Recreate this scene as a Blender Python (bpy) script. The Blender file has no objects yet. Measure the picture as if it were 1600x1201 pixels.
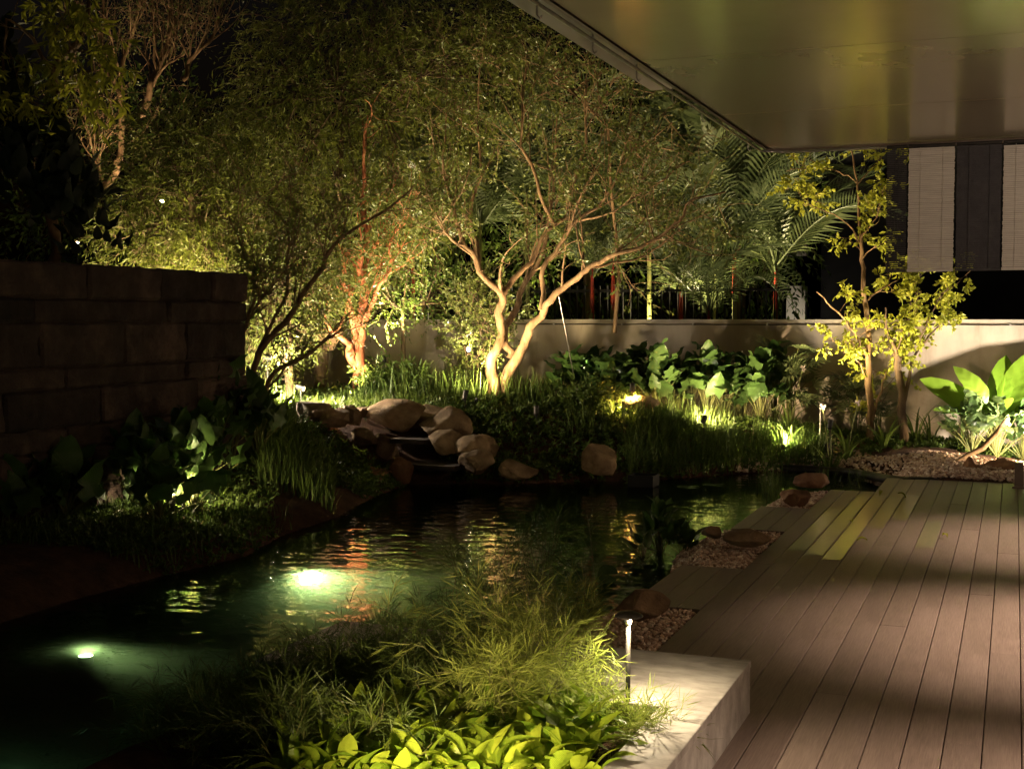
import bpy, math, random
import numpy as np
from mathutils import Vector, Matrix, Euler
rng = np.random.default_rng(7); random.seed(7)
S = bpy.context.scene
col = bpy.data.collections.new('garden'); S.collection.children.link(col)

# ------------------------------------------------------------ camera, sky, exposure
FPX, HOR, EYE = 2000.0, 498.0, 1.65
YAW = math.radians(21.45); PIT = math.atan((600.5-HOR)/FPX)
cam = bpy.data.objects.new('camera', bpy.data.cameras.new('camera')); col.objects.link(cam)
cam.data.sensor_width = 36; cam.data.lens = 36*FPX/1600; cam.data.clip_end = 400; cam.data.clip_start = .05
cam.location = (0, 0, EYE); cam.rotation_euler = (math.pi/2-PIT, 0, YAW); S.camera = cam
W = bpy.data.worlds.new('World'); S.world = W; W.use_nodes = True
wn = W.node_tree.nodes; wl = W.node_tree.links
bg = wn['Background']; sky = wn.new('ShaderNodeTexSky'); sky.sky_type = 'NISHITA'; sky.sun_disc = False
sky.sun_elevation = math.radians(-4); sky.sun_rotation = math.radians(200); wl.new(sky.outputs[0], bg.inputs[0])
bg.inputs[1].default_value = 0.045
moon = bpy.data.objects.new('sun', bpy.data.lights.new('sun', 'SUN')); col.objects.link(moon)
moon.data.energy = .004; moon.data.angle = math.radians(.5); moon.rotation_euler = (math.radians(40), 0, math.radians(160))
S.view_settings.view_transform = 'Standard'; S.view_settings.look = 'None'
S.view_settings.exposure = 2.3; S.view_settings.gamma = 1; S.view_settings.use_curve_mapping = False

Fh = np.array([-math.sin(YAW), math.cos(YAW), 0]); Rt = np.array([math.cos(YAW), math.sin(YAW), 0]); Zz = np.array([0, 0, 1.])
Fp = Fh*math.cos(PIT)-Zz*math.sin(PIT); Up = Fh*math.sin(PIT)+Zz*math.cos(PIT)
def ray(px, py): return Rt*((px-800)/FPX)+Fp-Up*((py-600.5)/FPX)
def P(px, py, D):
    r = ray(px, py); return np.array([0, 0, EYE])+r*(D/float(r@Fh))
def G(px, py, z=0.):
    r = ray(px, py); return np.array([0, 0, EYE])+r*((z-EYE)/r[2])

# ------------------------------------------------------------ helpers
def tag(o, label=None, cat=None, group=None, kind=None):
    if label: o['label'] = label
    if cat: o['category'] = cat
    if group: o['group'] = group
    if kind: o['kind'] = kind
    return o
def link(name, me, mat=None, parent=None):
    o = bpy.data.objects.new(name, me); col.objects.link(o)
    if mat is not None and me is not None and len(me.materials) == 0: me.materials.append(mat)
    if parent is not None: o.parent = parent
    return o
def empty(name, loc=(0, 0, 0), rz=0):
    o = bpy.data.objects.new(name, None); col.objects.link(o); o.location = loc; o.rotation_euler = (0, 0, rz); o.empty_display_size = .1
    return o
class MB:
    """collects vertices and faces (tri or quad) from numpy blocks"""
    def __init__(s): s.v = []; s.f = []; s.n = 0
    def add(s, v, f):
        v = np.asarray(v, float).reshape(-1, 3); s.v.append(v)
        f = np.asarray(f, np.int64)
        s.f.append(f+s.n); s.n += len(v); return s
    def mesh(s, name, smooth=False, off=None):
        v = np.concatenate(s.v)
        if off is not None: v = v-np.asarray(off)
        loops = np.concatenate([f.ravel() for f in s.f]); cnt = np.concatenate([np.full(len(f), f.shape[1]) for f in s.f])
        me = bpy.data.meshes.new(name)
        me.vertices.add(len(v)); me.vertices.foreach_set('co', v.astype(np.float32).ravel())
        me.loops.add(len(loops)); me.loops.foreach_set('vertex_index', loops.astype(np.int32))
        me.polygons.add(len(cnt)); st = np.concatenate([[0], np.cumsum(cnt)[:-1]])
        me.polygons.foreach_set('loop_start', st.astype(np.int32))
        try: me.polygons.foreach_set('loop_total', cnt.astype(np.int32))
        except Exception: pass
        me.polygons.foreach_set('use_smooth', np.full(len(cnt), smooth))
        me.update(calc_edges=True); me.validate()
        return me
    def obj(s, name, mat, parent=None, smooth=False, local=False):
        off = np.array(parent.location) if (local and parent is not None) else None
        return link(name, s.mesh(name, smooth, off), mat, parent)
    def box(s, x0, x1, y0, y1, z0, z1, M=None):
        v = np.array([[x, y, z] for z in (z0, z1) for y in (y0, y1) for x in (x0, x1)], float)
        if M is not None: v = v@np.array(M.to_3x3()).T+np.array(M.translation)
        return s.add(v, [[0, 2, 3, 1], [4, 5, 7, 6], [0, 1, 5, 4], [2, 6, 7, 3], [0, 4, 6, 2], [1, 3, 7, 5]])
    def tube(s, pts, rad, n=6, cap=True):
        p = np.asarray(pts, float); m = len(p); r = np.broadcast_to(np.asarray(rad, float), (m,))
        t = np.gradient(p, axis=0); t /= np.linalg.norm(t, axis=1)[:, None]+1e-9
        a = np.array([0, 0, 1.]) if abs(t[0, 2]) < .9 else np.array([1., 0, 0])
        u = np.cross(a, t[0]); u /= np.linalg.norm(u); ang = np.linspace(0, 2*np.pi, n, endpoint=False)
        vs = []
        for i in range(m):
            u = u-t[i]*(u@t[i]); u /= np.linalg.norm(u)+1e-9; w = np.cross(t[i], u)
            vs.append(p[i]+r[i]*(np.cos(ang)[:, None]*u+np.sin(ang)[:, None]*w))
        i, j = np.meshgrid(np.arange(m-1), np.arange(n), indexing='ij'); k = (j+1) % n
        f = np.stack([i*n+j, i*n+k, (i+1)*n+k, (i+1)*n+j], -1).reshape(-1, 4)
        s.add(np.concatenate(vs), f)
        if cap:
            c = np.concatenate([vs[0], vs[-1]]); b = s.n
            s.add(np.concatenate([c, [p[0]], [p[-1]]]), [[2*n, (q+1) % n, q] for q in range(n)]+[[2*n+1, n+q, n+(q+1) % n] for q in range(n)])
        return s
    def lathe(s, prof, n=24, c=(0, 0, 0)):
        prof = np.asarray(prof, float); m = len(prof); ang = np.linspace(0, 2*np.pi, n, endpoint=False)
        v = np.stack([prof[:, 0][:, None]*np.cos(ang), prof[:, 0][:, None]*np.sin(ang), np.repeat(prof[:, 1][:, None], n, 1)], -1).reshape(-1, 3)+np.asarray(c)
        i, j = np.meshgrid(np.arange(m-1), np.arange(n), indexing='ij'); k = (j+1) % n
        return s.add(v, np.stack([i*n+j, i*n+k, (i+1)*n+k, (i+1)*n+j], -1).reshape(-1, 4))
def bev(o, w=.006, seg=2):
    m = o.modifiers.new('bevel', 'BEVEL'); m.width = w; m.segments = seg; m.limit_method = 'ANGLE'; return o

# ------------------------------------------------------------ materials
def newmat(name):
    m = bpy.data.materials.new(name); m.use_nodes = True; nt = m.node_tree
    return m, nt, nt.nodes['Principled BSDF']
def ramp(nt, fac, stops):
    r = nt.nodes.new('ShaderNodeValToRGB'); e = r.color_ramp.elements
    e[0].position, e[0].color = stops[0][0], (*stops[0][1], 1); e[1].position, e[1].color = stops[-1][0], (*stops[-1][1], 1)
    for p, c in stops[1:-1]:
        x = e.new(p); x.color = (*c, 1)
    nt.links.new(fac, r.inputs[0]); return r.outputs[0]
def noise(nt, scale, detail=5, rough=.6, coord='Object', stretch=None):
    tc = nt.nodes.new('ShaderNodeTexCoord'); src = tc.outputs[coord]
    if stretch:
        mp = nt.nodes.new('ShaderNodeMapping'); mp.inputs['Scale'].default_value = stretch
        nt.links.new(src, mp.inputs[0]); src = mp.outputs[0]
    n = nt.nodes.new('ShaderNodeTexNoise'); n.inputs['Scale'].default_value = scale
    n.inputs['Detail'].default_value = detail; n.inputs['Roughness'].default_value = rough
    nt.links.new(src, n.inputs['Vector']); return n.outputs[0]
def bump(nt, b, h, strength=.5, dist=.02):
    n = nt.nodes.new('ShaderNodeBump'); n.inputs['Strength'].default_value = strength; n.inputs['Distance'].default_value = dist
    nt.links.new(h, n.inputs['Height']); nt.links.new(n.outputs[0], b.inputs['Normal'])
def nmat(name, stops, scale=6, rough=.8, bs=.4, bd=.01, bscale=None, metal=0, stretch=None, spec=.3, detail=6, rnd=0):
    m, nt, b = newmat(name); f = noise(nt, scale, detail, .65, stretch=stretch)
    c = ramp(nt, f, stops)
    if rnd:
        oi = nt.nodes.new('ShaderNodeObjectInfo'); hs = nt.nodes.new('ShaderNodeHueSaturation')
        mr = nt.nodes.new('ShaderNodeMapRange'); mr.inputs[3].default_value = 1-rnd; mr.inputs[4].default_value = 1+rnd
        nt.links.new(oi.outputs['Random'], mr.inputs[0]); nt.links.new(mr.outputs[0], hs.inputs['Value']); nt.links.new(c, hs.inputs['Color']); c = hs.outputs[0]
    nt.links.new(c, b.inputs['Base Color']); b.inputs['Roughness'].default_value = rough
    b.inputs['Metallic'].default_value = metal; b.inputs['Specular IOR Level'].default_value = spec
    if bs: bump(nt, b, noise(nt, bscale or scale*4, 8, .7, stretch=stretch), bs, bd)
    return m
def leafmat(name, c0, c1, rough=.45, trans=.35, c2=None, isl=True, veins=0):
    m, nt, b = newmat(name)
    if isl: g = nt.nodes.new('ShaderNodeNewGeometry'); f = g.outputs['Random Per Island']
    else: g = nt.nodes.new('ShaderNodeObjectInfo'); f = g.outputs['Random']
    mx = nt.nodes.new('ShaderNodeMath'); mx.operation = 'MULTIPLY_ADD'; mx.inputs[1].default_value = .6; nt.links.new(f, mx.inputs[0])
    n2 = nt.nodes.new('ShaderNodeMath'); n2.operation = 'MULTIPLY'; n2.inputs[1].default_value = .5
    nt.links.new(noise(nt, 3 if isl else 14, 3), n2.inputs[0]); nt.links.new(n2.outputs[0], mx.inputs[2])
    cc = ramp(nt, mx.outputs[0], [(.15, c0), (.85, c1)]+([(1., c2)] if c2 else []))
    nt.links.new(cc, b.inputs['Base Color']); b.inputs['Roughness'].default_value = rough; b.inputs['Specular IOR Level'].default_value = .35
    if veins:
        tc = nt.nodes.new('ShaderNodeTexCoord'); sx = nt.nodes.new('ShaderNodeSeparateXYZ'); nt.links.new(tc.outputs['Object'], sx.inputs[0])
        a = nt.nodes.new('ShaderNodeMath'); a.operation = 'ABSOLUTE'; nt.links.new(sx.outputs[0], a.inputs[0])
        q = nt.nodes.new('ShaderNodeMath'); q.operation = 'MULTIPLY_ADD'; q.inputs[1].default_value = -.8; nt.links.new(a.outputs[0], q.inputs[0]); nt.links.new(sx.outputs[1], q.inputs[2])
        w = nt.nodes.new('ShaderNodeMath'); w.operation = 'MULTIPLY'; w.inputs[1].default_value = veins; nt.links.new(q.outputs[0], w.inputs[0])
        s = nt.nodes.new('ShaderNodeMath'); s.operation = 'SINE'; nt.links.new(w.outputs[0], s.inputs[0])
        bump(nt, b, s.outputs[0], .35, .004)
    tr = nt.nodes.new('ShaderNodeBsdfTranslucent'); nt.links.new(cc, tr.inputs[0])
    ms = nt.nodes.new('ShaderNodeMixShader'); ms.inputs[0].default_value = trans
    out = nt.nodes['Material Output']; nt.links.new(b.outputs[0], ms.inputs[1]); nt.links.new(tr.outputs[0], ms.inputs[2]); nt.links.new(ms.outputs[0], out.inputs[0])
    return m
def emit(name, c, s):
    m, nt, b = newmat(name); b.inputs['Emission Color'].default_value = (*c, 1); b.inputs['Emission Strength'].default_value = s
    b.inputs['Base Color'].default_value = (.8, .8, .8, 1); return m
M = {}
M['soil'] = nmat('soil', [(.3, (.025, .011, .006)), (.7, (.10, .045, .022))], 5, .95, .9, .04, 22)
M['bark'] = nmat('bark', [(.3, (.055, .03, .014)), (.5, (.15, .09, .042)), (.7, (.27, .175, .09))], 14, .8, .7, .01, 40, stretch=(1, 1, .25))
M['bark_red'] = nmat('bark_red', [(.3, (.10, .025, .012)), (.5, (.34, .11, .05)), (.7, (.5, .24, .12))], 16, .75, .7, .01, 45, stretch=(1, 1, .3))
M['bark_dark'] = nmat('bark_dark', [(.3, (.035, .022, .012)), (.7, (.14, .09, .05))], 14, .85, .7, .01, 40, stretch=(1, 1, .25))
M['palm_red'] = nmat('palm_red', [(.3, (.10, .012, .006)), (.55, (.26, .022, .010)), (.7, (.40, .05, .015))], 6, .45, .3, .004, 20)
M['palm_green'] = nmat('palm_green', [(.3, (.06, .08, .02)), (.7, (.18, .17, .05))], 6, .6, .3, .004, 20)
M['rock'] = nmat('rock', [(.25, (.06, .038, .022)), (.5, (.17, .11, .06)), (.75, (.32, .22, .13))], 4, .85, 1., .035, 11, rnd=.25)
M['rock_red'] = nmat('rock_red', [(.25, (.08, .035, .02)), (.5, (.20, .10, .05)), (.75, (.32, .19, .10))], 5, .85, 1., .035, 12, rnd=.2)
M['white_stone'] = nmat('white_stone', [(.3, (.5, .42, .32)), (.7, (.75, .68, .55))], 12, .7, .4, .01)
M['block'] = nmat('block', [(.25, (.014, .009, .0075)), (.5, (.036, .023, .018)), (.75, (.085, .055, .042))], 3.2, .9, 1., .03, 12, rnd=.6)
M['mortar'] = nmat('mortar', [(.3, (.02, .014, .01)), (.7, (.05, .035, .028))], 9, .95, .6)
M['render'] = nmat('render', [(.28, (.24, .19, .145)), (.45, (.36, .30, .24)), (.7, (.44, .37, .30))], 2.2, .9, .35, .006, 30, stretch=(1.2, 1, .35), detail=9)
M['cap'] = nmat('cap', [(.3, (.30, .26, .21)), (.7, (.42, .37, .31))], 5, .8, .3)
M['granite'] = nmat('granite', [(.35, (.20, .18, .165)), (.5, (.31, .285, .265)), (.65, (.42, .39, .365))], 7, .55, .3, .003, 50, stretch=(.6, 1.2, 1.), detail=9)
M['dark_metal'] = nmat('dark_metal', [(.3, (.02, .02, .02)), (.7, (.05, .045, .04))], 8, .45, .1, .001, metal=.6)
M['steel'] = nmat('steel', [(.3, (.30, .28, .26)), (.7, (.46, .43, .40))], 20, .35, .15, .001, metal=.9)
M['dark_wall'] = nmat('dark_wall', [(.3, (.006, .006, .007)), (.7, (.013, .013, .014))], 2, .8, .2)
M['pale_wall'] = nmat('pale_wall', [(.3, (.45, .42, .36)), (.7, (.55, .52, .45))], 2, .8, .2)
M['bed'] = nmat('pond_bed', [(.3, (.012, .018, .009)), (.7, (.04, .05, .022))], 2.5, .9, .6, .03)
M['pebble'] = None
def pebble_mat():
    m, nt, b = newmat('pebble'); g = nt.nodes.new('ShaderNodeNewGeometry')
    c = ramp(nt, g.outputs['Random Per Island'], [(0, (.22, .13, .09)), (.35, (.42, .28, .20)), (.7, (.55, .41, .31)), (1, (.70, .60, .50))])
    nt.links.new(c, b.inputs['Base Color']); b.inputs['Roughness'].default_value = .7; bump(nt, b, noise(nt, 90, 4), .3, .003); return m
M['pebble'] = pebble_mat()
def wood():
    m, nt, b = newmat('deck_wood')
    n1 = noise(nt, 2.2, 9, .72, stretch=(5, .5, 1)); n2 = noise(nt, 60, 4, .6, stretch=(3, .12, 1)); n3 = noise(nt, 1.4, 6, .7)
    a = nt.nodes.new('ShaderNodeMath'); a.operation = 'MULTIPLY_ADD'; a.inputs[1].default_value = .45; nt.links.new(n2, a.inputs[0])
    a2 = nt.nodes.new('ShaderNodeMath'); a2.operation = 'MULTIPLY_ADD'; a2.inputs[1].default_value = .35; nt.links.new(n1, a2.inputs[0])
    a3 = nt.nodes.new('ShaderNodeMath'); a3.operation = 'MULTIPLY'; a3.inputs[1].default_value = .3; nt.links.new(n3, a3.inputs[0])
    nt.links.new(a3.outputs[0], a2.inputs[2]); nt.links.new(a2.outputs[0], a.inputs[2])
    c = ramp(nt, a.outputs[0], [(.33, (.095, .070, .060)), (.52, (.165, .124, .107)), (.75, (.26, .202, .176))])
    oi = nt.nodes.new('ShaderNodeObjectInfo'); hs = nt.nodes.new('ShaderNodeHueSaturation'); mr = nt.nodes.new('ShaderNodeMapRange')
    mr.inputs[3].default_value = .86; mr.inputs[4].default_value = 1.12
    nt.links.new(oi.outputs['Random'], mr.inputs[0]); nt.links.new(mr.outputs[0], hs.inputs['Value']); nt.links.new(c, hs.inputs['Color'])
    nt.links.new(hs.outputs[0], b.inputs['Base Color'])
    rr = nt.nodes.new('ShaderNodeMapRange'); rr.inputs[3].default_value = .36; rr.inputs[4].default_value = .62; nt.links.new(n3, rr.inputs[0]); nt.links.new(rr.outputs[0], b.inputs['Roughness'])
    bump(nt, b, a.outputs[0], .35, .004); b.inputs['Specular IOR Level'].default_value = .3; return m
M['deck'] = wood()
def wetmat():
    m, nt, b = newmat('wet_wood'); c = ramp(nt, noise(nt, 9, 8, .7, stretch=(4, .5, 1)), [(.35, (.055, .035, .026)), (.7, (.11, .07, .05))])
    nt.links.new(c, b.inputs['Base Color']); b.inputs['Roughness'].default_value = .3; b.inputs['Coat Weight'].default_value = .4; b.inputs['Coat Roughness'].default_value = .15
    b.inputs['Coat IOR'].default_value = 1.4; return m
M['wet'] = wetmat()
def ceilmat():
    m, nt, b = newmat('ceiling_panel'); n = noise(nt, 1.2, 5, .6)
    c = ramp(nt, n, [(.3, (.34, .28, .19)), (.7, (.40, .33, .23))]); nt.links.new(c, b.inputs['Base Color'])
    b.inputs['Metallic'].default_value = .35; b.inputs['Roughness'].default_value = .2
    n2 = noise(nt, 2.5, 3, .5, stretch=(1, .35, 1)); bump(nt, b, n2, .15, .02)
    return m
M['ceiling'] = ceilmat()
M['slab'] = nmat('upper_slab', [(.3, (.24, .21, .17)), (.7, (.30, .27, .22))], 1.5, .6, .1)
M['lip'] = nmat('canopy_lip', [(.3, (.12, .085, .065)), (.7, (.2, .15, .12))], 6, .5, .1)
M['blind_white'] = nmat('blind_white', [(.3, (.40, .36, .32)), (.7, (.55, .51, .46))], 18, .8, .2, stretch=(.3, 1, 4))
M['blind_dark'] = nmat('blind_dark', [(.3, (.022, .02, .024)), (.7, (.045, .04, .045))], 12, .6, .2)
def watermat():
    m, nt, b = newmat('pond_water'); nt.nodes.remove(b); out = nt.nodes['Material Output']
    gl = nt.nodes.new('ShaderNodeBsdfGlossy'); gl.inputs['Roughness'].default_value = .008
    tr = nt.nodes.new('ShaderNodeBsdfTransparent'); tr.inputs[0].default_value = (.42, .58, .36, 1)
    fr = nt.nodes.new('ShaderNodeFresnel'); fr.inputs[0].default_value = 1.33
    tc = nt.nodes.new('ShaderNodeTexCoord')
    n1 = nt.nodes.new('ShaderNodeTexNoise'); n1.inputs['Scale'].default_value = 5.5; n1.inputs['Detail'].default_value = 1.6
    mp = nt.nodes.new('ShaderNodeMapping'); mp.inputs['Rotation'].default_value = (0, 0, -YAW); mp.inputs['Scale'].default_value = (.8, 1.25, 1)
    nt.links.new(tc.outputs['Object'], mp.inputs[0]); nt.links.new(mp.outputs[0], n1.inputs['Vector'])
    bp = nt.nodes.new('ShaderNodeBump'); bp.inputs['Strength'].default_value = .6; bp.inputs['Distance'].default_value = .014
    nt.links.new(n1.outputs[0], bp.inputs['Height'])
    for q in (gl, fr): nt.links.new(bp.outputs[0], q.inputs['Normal'])
    mx = nt.nodes.new('ShaderNodeMixShader'); nt.links.new(fr.outputs[0], mx.inputs[0]); nt.links.new(tr.outputs[0], mx.inputs[1]); nt.links.new(gl.outputs[0], mx.inputs[2])
    nt.links.new(mx.outputs[0], out.inputs[0]); return m
M['water'] = watermat()
M['fine_leaf'] = leafmat('fine_leaf', (.06, .075, .012), (.15, .17, .026), .5, .4)
M['small_leaf'] = leafmat('small_leaf', (.045, .065, .014), (.15, .17, .04), .35, .35)
M['yellow_leaf'] = leafmat('yellow_leaf', (.18, .21, .02), (.42, .42, .05), .5, .45)
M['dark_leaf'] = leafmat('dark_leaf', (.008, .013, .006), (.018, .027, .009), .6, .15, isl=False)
M['broad_leaf'] = leafmat('broad_leaf', (.025, .055, .012), (.07, .13, .03), .32, .3, isl=False, veins=90)
M['lime_leaf'] = leafmat('lime_leaf', (.13, .27, .018), (.38, .48, .04), .36, .45, isl=False, veins=150)
M['big_leaf'] = leafmat('big_leaf', (.10, .19, .015), (.19, .30, .03), .34, .45, isl=False, veins=40)
M['frond'] = leafmat('frond', (.04, .06, .022), (.13, .16, .065), .38, .3)
M['grass'] = leafmat('grass', (.035, .065, .012), (.11, .16, .03), .45, .35)
M['feather'] = leafmat('feather', (.13, .19, .03), (.32, .38, .07), .5, .4)  # leaf colour brightened for clumps by the path light, standing in for lamplight
M['cover'] = leafmat('cover', (.03, .06, .010), (.10, .15, .025), .45, .35)
M['pothos'] = leafmat('pothos', (.05, .10, .03), (.22, .30, .12), .35, .35, isl=False)
M['petal'] = leafmat('petal', (.16, .12, .11), (.3, .24, .22), .6, .4)

# ------------------------------------------------------------ pond outline and ground
ZW = -.15
def gw(px, py): p = G(px, py, ZW); return [p[0], p[1]]
XE = -1.64; XT = -2.05
pond = [gw(-700, 1330), gw(-300, 1085), gw(0, 976), gw(120, 938), gw(260, 900), gw(380, 872), gw(450, 835), gw(520, 812), gw(590, 775), gw(640, 758), gw(740, 756),
        gw(800, 757), gw(900, 753), gw(1000, 752), gw(1100, 745), gw(1200, 738), gw(1300, 737), gw(1392, 748), [-1.25, 13.2], [-1.3, 12.7],
        [-1.72, 12.62], [-2.05, 12.3], [-2.12, 11.5], [XT-.0, 11.2], [XT+.06, 10.05], [-2.25, 9.8], [-2.25, 9.2], [-2.12, 8.5], [XT+.06, 8.3], [XT+.06, 7.3],
        [-2.2, 6.9], [-2.3, 6.3], [-2.12, 5.7], [-2.15, 5.32], [-2.9, 5.34], [-3.05, 4.9], [-3.25, 4.2], [-3.3, 3], [-3.4, .5], gw(-700, 3000)]
pond = np.array(pond)
def sdf(x, y):
    """signed distance, negative inside the pond"""
    x = np.asarray(x, float); y = np.asarray(y, float); d = np.full(x.shape, 1e9); ins = np.zeros(x.shape, bool)
    for i in range(len(pond)):
        a = pond[i]; b = pond[(i+1) % len(pond)]; e = b-a; L = e@e+1e-9
        t = np.clip(((x-a[0])*e[0]+(y-a[1])*e[1])/L, 0, 1)
        d = np.minimum(d, np.hypot(x-a[0]-t*e[0], y-a[1]-t*e[1]))
        c = ((a[1] > y) != (b[1] > y)) & (x < (b[0]-a[0])*(y-a[1])/(b[1]-a[1]+1e-12)+a[0]); ins ^= c
    return np.where(ins, -d, d)
def ss(a, b, x): t = np.clip((x-a)/(b-a), 0, 1); return t*t*(3-2*t)
def bumpz(x, y):
    return .5*np.sin(x*2.1+1.3*np.sin(y*1.7))*np.cos(y*2.4+x*.6)+.3*np.sin(x*5.3+y*3.1)*np.cos(y*4.7-x*2)
m1 = P(640, 600, 16.6)[:2]; m2 = P(400, 600, 13.9)[:2]; m3 = P(1150, 600, 15.6)[:2]
def hgt(x, y):
    x = np.asarray(x, float); y = np.asarray(y, float); d = sdf(x, y)
    dry = -.16+.13*ss(0, .22, d)
    left = ss(-2.6, -4.2, x); far = np.maximum(left, ss(13.2, 14.2, y)*ss(.5, -1.4, x))
    dry = dry+far*.12*ss(.1, .8, d)
    mound = .62*np.exp(-((x-m1[0])/3.0)**2-((y-m1[1])/1.9)**2)+.42*np.exp(-((x-m2[0])/1.5)**2-((y-m2[1])/1.6)**2)+.20*np.exp(-((x-m3[0])/2.4)**2-((y-m3[1])/1.3)**2)
    dry = dry+mound*ss(.2, 1.3, d)+.035*bumpz(x, y)*ss(.2, 1, d)*far
    wet = -.17-.33*ss(0, .5, -d)+.02*bumpz(x*1.5, y*1.5)
    h = np.where(d > 0, dry, wet)
    under = (x > XE-.0) & (y < 13.75) | (x > XT) & (((y > 7.1) & (y < 8.36)) | ((y > 9.97) & (y < 11.26)))
    h = np.where(under & (d > -.1), np.minimum(h, -.12), h)
    plant = (x > -2.9) & (x < -1.1) & (y < 5.2)
    return np.where(plant, -.05, h)
def grid(x0, x1, y0, y1, st):
    xs = np.arange(x0, x1+st/2, st); ys = np.arange(y0, y1+st/2, st); X, Y = np.meshgrid(xs, ys, indexing='ij'); return X, Y
def quads(nx, ny):
    i, j = np.meshgrid(np.arange(nx-1), np.arange(ny-1), indexing='ij')
    return np.stack([i*ny+j, (i+1)*ny+j, (i+1)*ny+j+1, i*ny+j+1], -1).reshape(-1, 4)
X, Y = grid(-14, 6, -1, 19, .1); Z = hgt(X, Y)
me = MB().add(np.stack([X, Y, Z], -1).reshape(-1, 3), quads(*X.shape)).mesh('ground', True)
me.materials.append(M['soil']); me.materials.append(M['bed'])
cen = (sdf(X, Y) < -.25)[:-1, :-1].ravel(); me.polygons.foreach_set('material_index', cen.astype(np.int32))
tag(link('ground', me), kind='structure')
g2 = MB()
for (a, b, c, d) in ((-90, -14, -30, 120), (6, 90, -30, 120), (-14, 6, 19, 120), (-14, 6, -30, -1)): g2.add([[a, c, -.12], [b, c, -.12], [b, d, -.12], [a, d, -.12]], [[0, 1, 2, 3]])
tag(g2.obj('lawn', M['soil']), kind='structure')
wa = MB(); wa.add([[-14, -1, ZW], [-1.0, -1, ZW], [-1.0, 15.8, ZW], [-14, 15.8, ZW]], [[0, 1, 2, 3]])
tag(wa.obj('pond_water', M['water']), kind='structure')
mv, nt, b = newmat('murky_water'); nt.nodes.remove(b); pv = nt.nodes.new('ShaderNodeVolumePrincipled')
pv.inputs['Color'].default_value = (.66, .78, .46, 1); pv.inputs['Density'].default_value = 2.4; pv.inputs['Anisotropy'].default_value = .2
nt.links.new(pv.outputs[0], nt.nodes['Material Output'].inputs['Volume'])
tag(MB().box(-13.9, -1.05, -.9, 15.6, -.9, ZW-.006).obj('murky_water', mv), 'greenish murky water filling the pond', 'water', kind='stuff')
def ground(px, D):
    p = P(px, 600, D); return np.array([p[0], p[1], float(hgt(p[0], p[1]))])

# ------------------------------------------------------------ deck of boards
deck = tag(MB().box(XE+.01, 5, -1, 12.6, -.11, -.035).box(-1.24, 5, 12.6, 13.75, -.11, -.035).box(XT+.01, XE+.01, 7.11, 8.35, -.11, -.035).box(XT+.01, XE+.01, 9.98, 11.25, -.11, -.035).obj('deck', M['mortar']), kind='structure')
BWID = .141
meshes = {}
def board(x0, x1, y0, y1):
    w, L = x1-x0-.0040, y1-y0-.004; k = (round(w, 3), round(L, 2))
    if k not in meshes:
        o = MB(); c = .003; L2 = k[1]
        sec = np.array([(-w/2, -.03), (-w/2, -c), (-w/2+c, 0), (w/2-c, 0), (w/2, -c), (w/2, -.03)])
        a = np.c_[sec[:, 0], np.full(6, -L2/2), sec[:, 1]]; b = np.c_[sec[:, 0], np.full(6, L2/2), sec[:, 1]]
        o.add(np.concatenate([a, b]), [[i, i+6, (i+1) % 6+6, (i+1) % 6] for i in range(6)])
        o.add(np.concatenate([a, b]), [[0, 1, 2, 3, 4, 5], [11, 10, 9, 8, 7, 6]]); meshes[k] = o.mesh('deck_board')
    ob = link('deck_board', meshes[k], M['deck'], deck); ob.location = ((x0+x1)/2, (y0+y1)/2, random.uniform(-.001, .001))
nb = 0; x = XE; r_ = random.Random(3)
starts = [.9, 2.3, 1.4, 2.9, .4, 1.9]
while x < 4.2:
    y0 = 13.75; lim = 12.6 if x < -1.25 else 13.75
    ys = [-1.0]; q = starts[nb % 6]-1
    while q < lim-.6:
        ys.append(q); q += 2.9 if q > 0 else 2.9
    ys.append(lim)
    for a, b in zip(ys[:-1], ys[1:]): board(x, x+BWID, a, b)
    x += BWID; nb += 1
for (ya, yb) in ((7.1, 8.36), (9.97, 11.26)):
    for i in range(3): board(XE-BWID*(i+1), XE-BWID*i, ya, yb)
# puddles of water lying on single boards
pg = 'wet patches on the deck boards'
def bx(i): return XE+BWID*i
pud = [(1, 9.15, 11.3), (2, 9.0, 12.2), (3, 8.9, 12.35), (4, 10.4, 12.3), (5, 10.9, 12.5), (7, 9.6, 10.9)]
for k, (i, ya, yb) in enumerate(pud):
    n = 26; ysn = np.linspace(ya, yb, n); jl = rng.normal(0, .004, n)
    o = MB(); e0 = np.array([bx(i)+.006+abs(v) for v in jl]); e1 = np.array([bx(i+1)-.006-abs(v) for v in jl[::-1]])
    v = np.concatenate([np.c_[e0, ysn, np.full(n, .0035)], np.c_[e1, ysn+.04*np.sin(i), np.full(n, .0035)]])
    o.add(v, [[a, a+n, a+n+1, a+1] for a in range(n-1)])
    nm = ['narrow dim wet patch on the deck board nearest the pond', 'long bright wet patch reflecting the yellow tree, nearer the pond of the two bright ones', 'long bright wet patch reflecting the yellow tree, further from the pond', 'wet board patch just right of the bright wet pair', 'faint wet patch near the far end of the deck with twig on it', 'short dark wet patch on a board standing apart to the right'][k]
    tag(o.obj('puddle', M['wet']), nm, 'puddle', pg)

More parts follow.
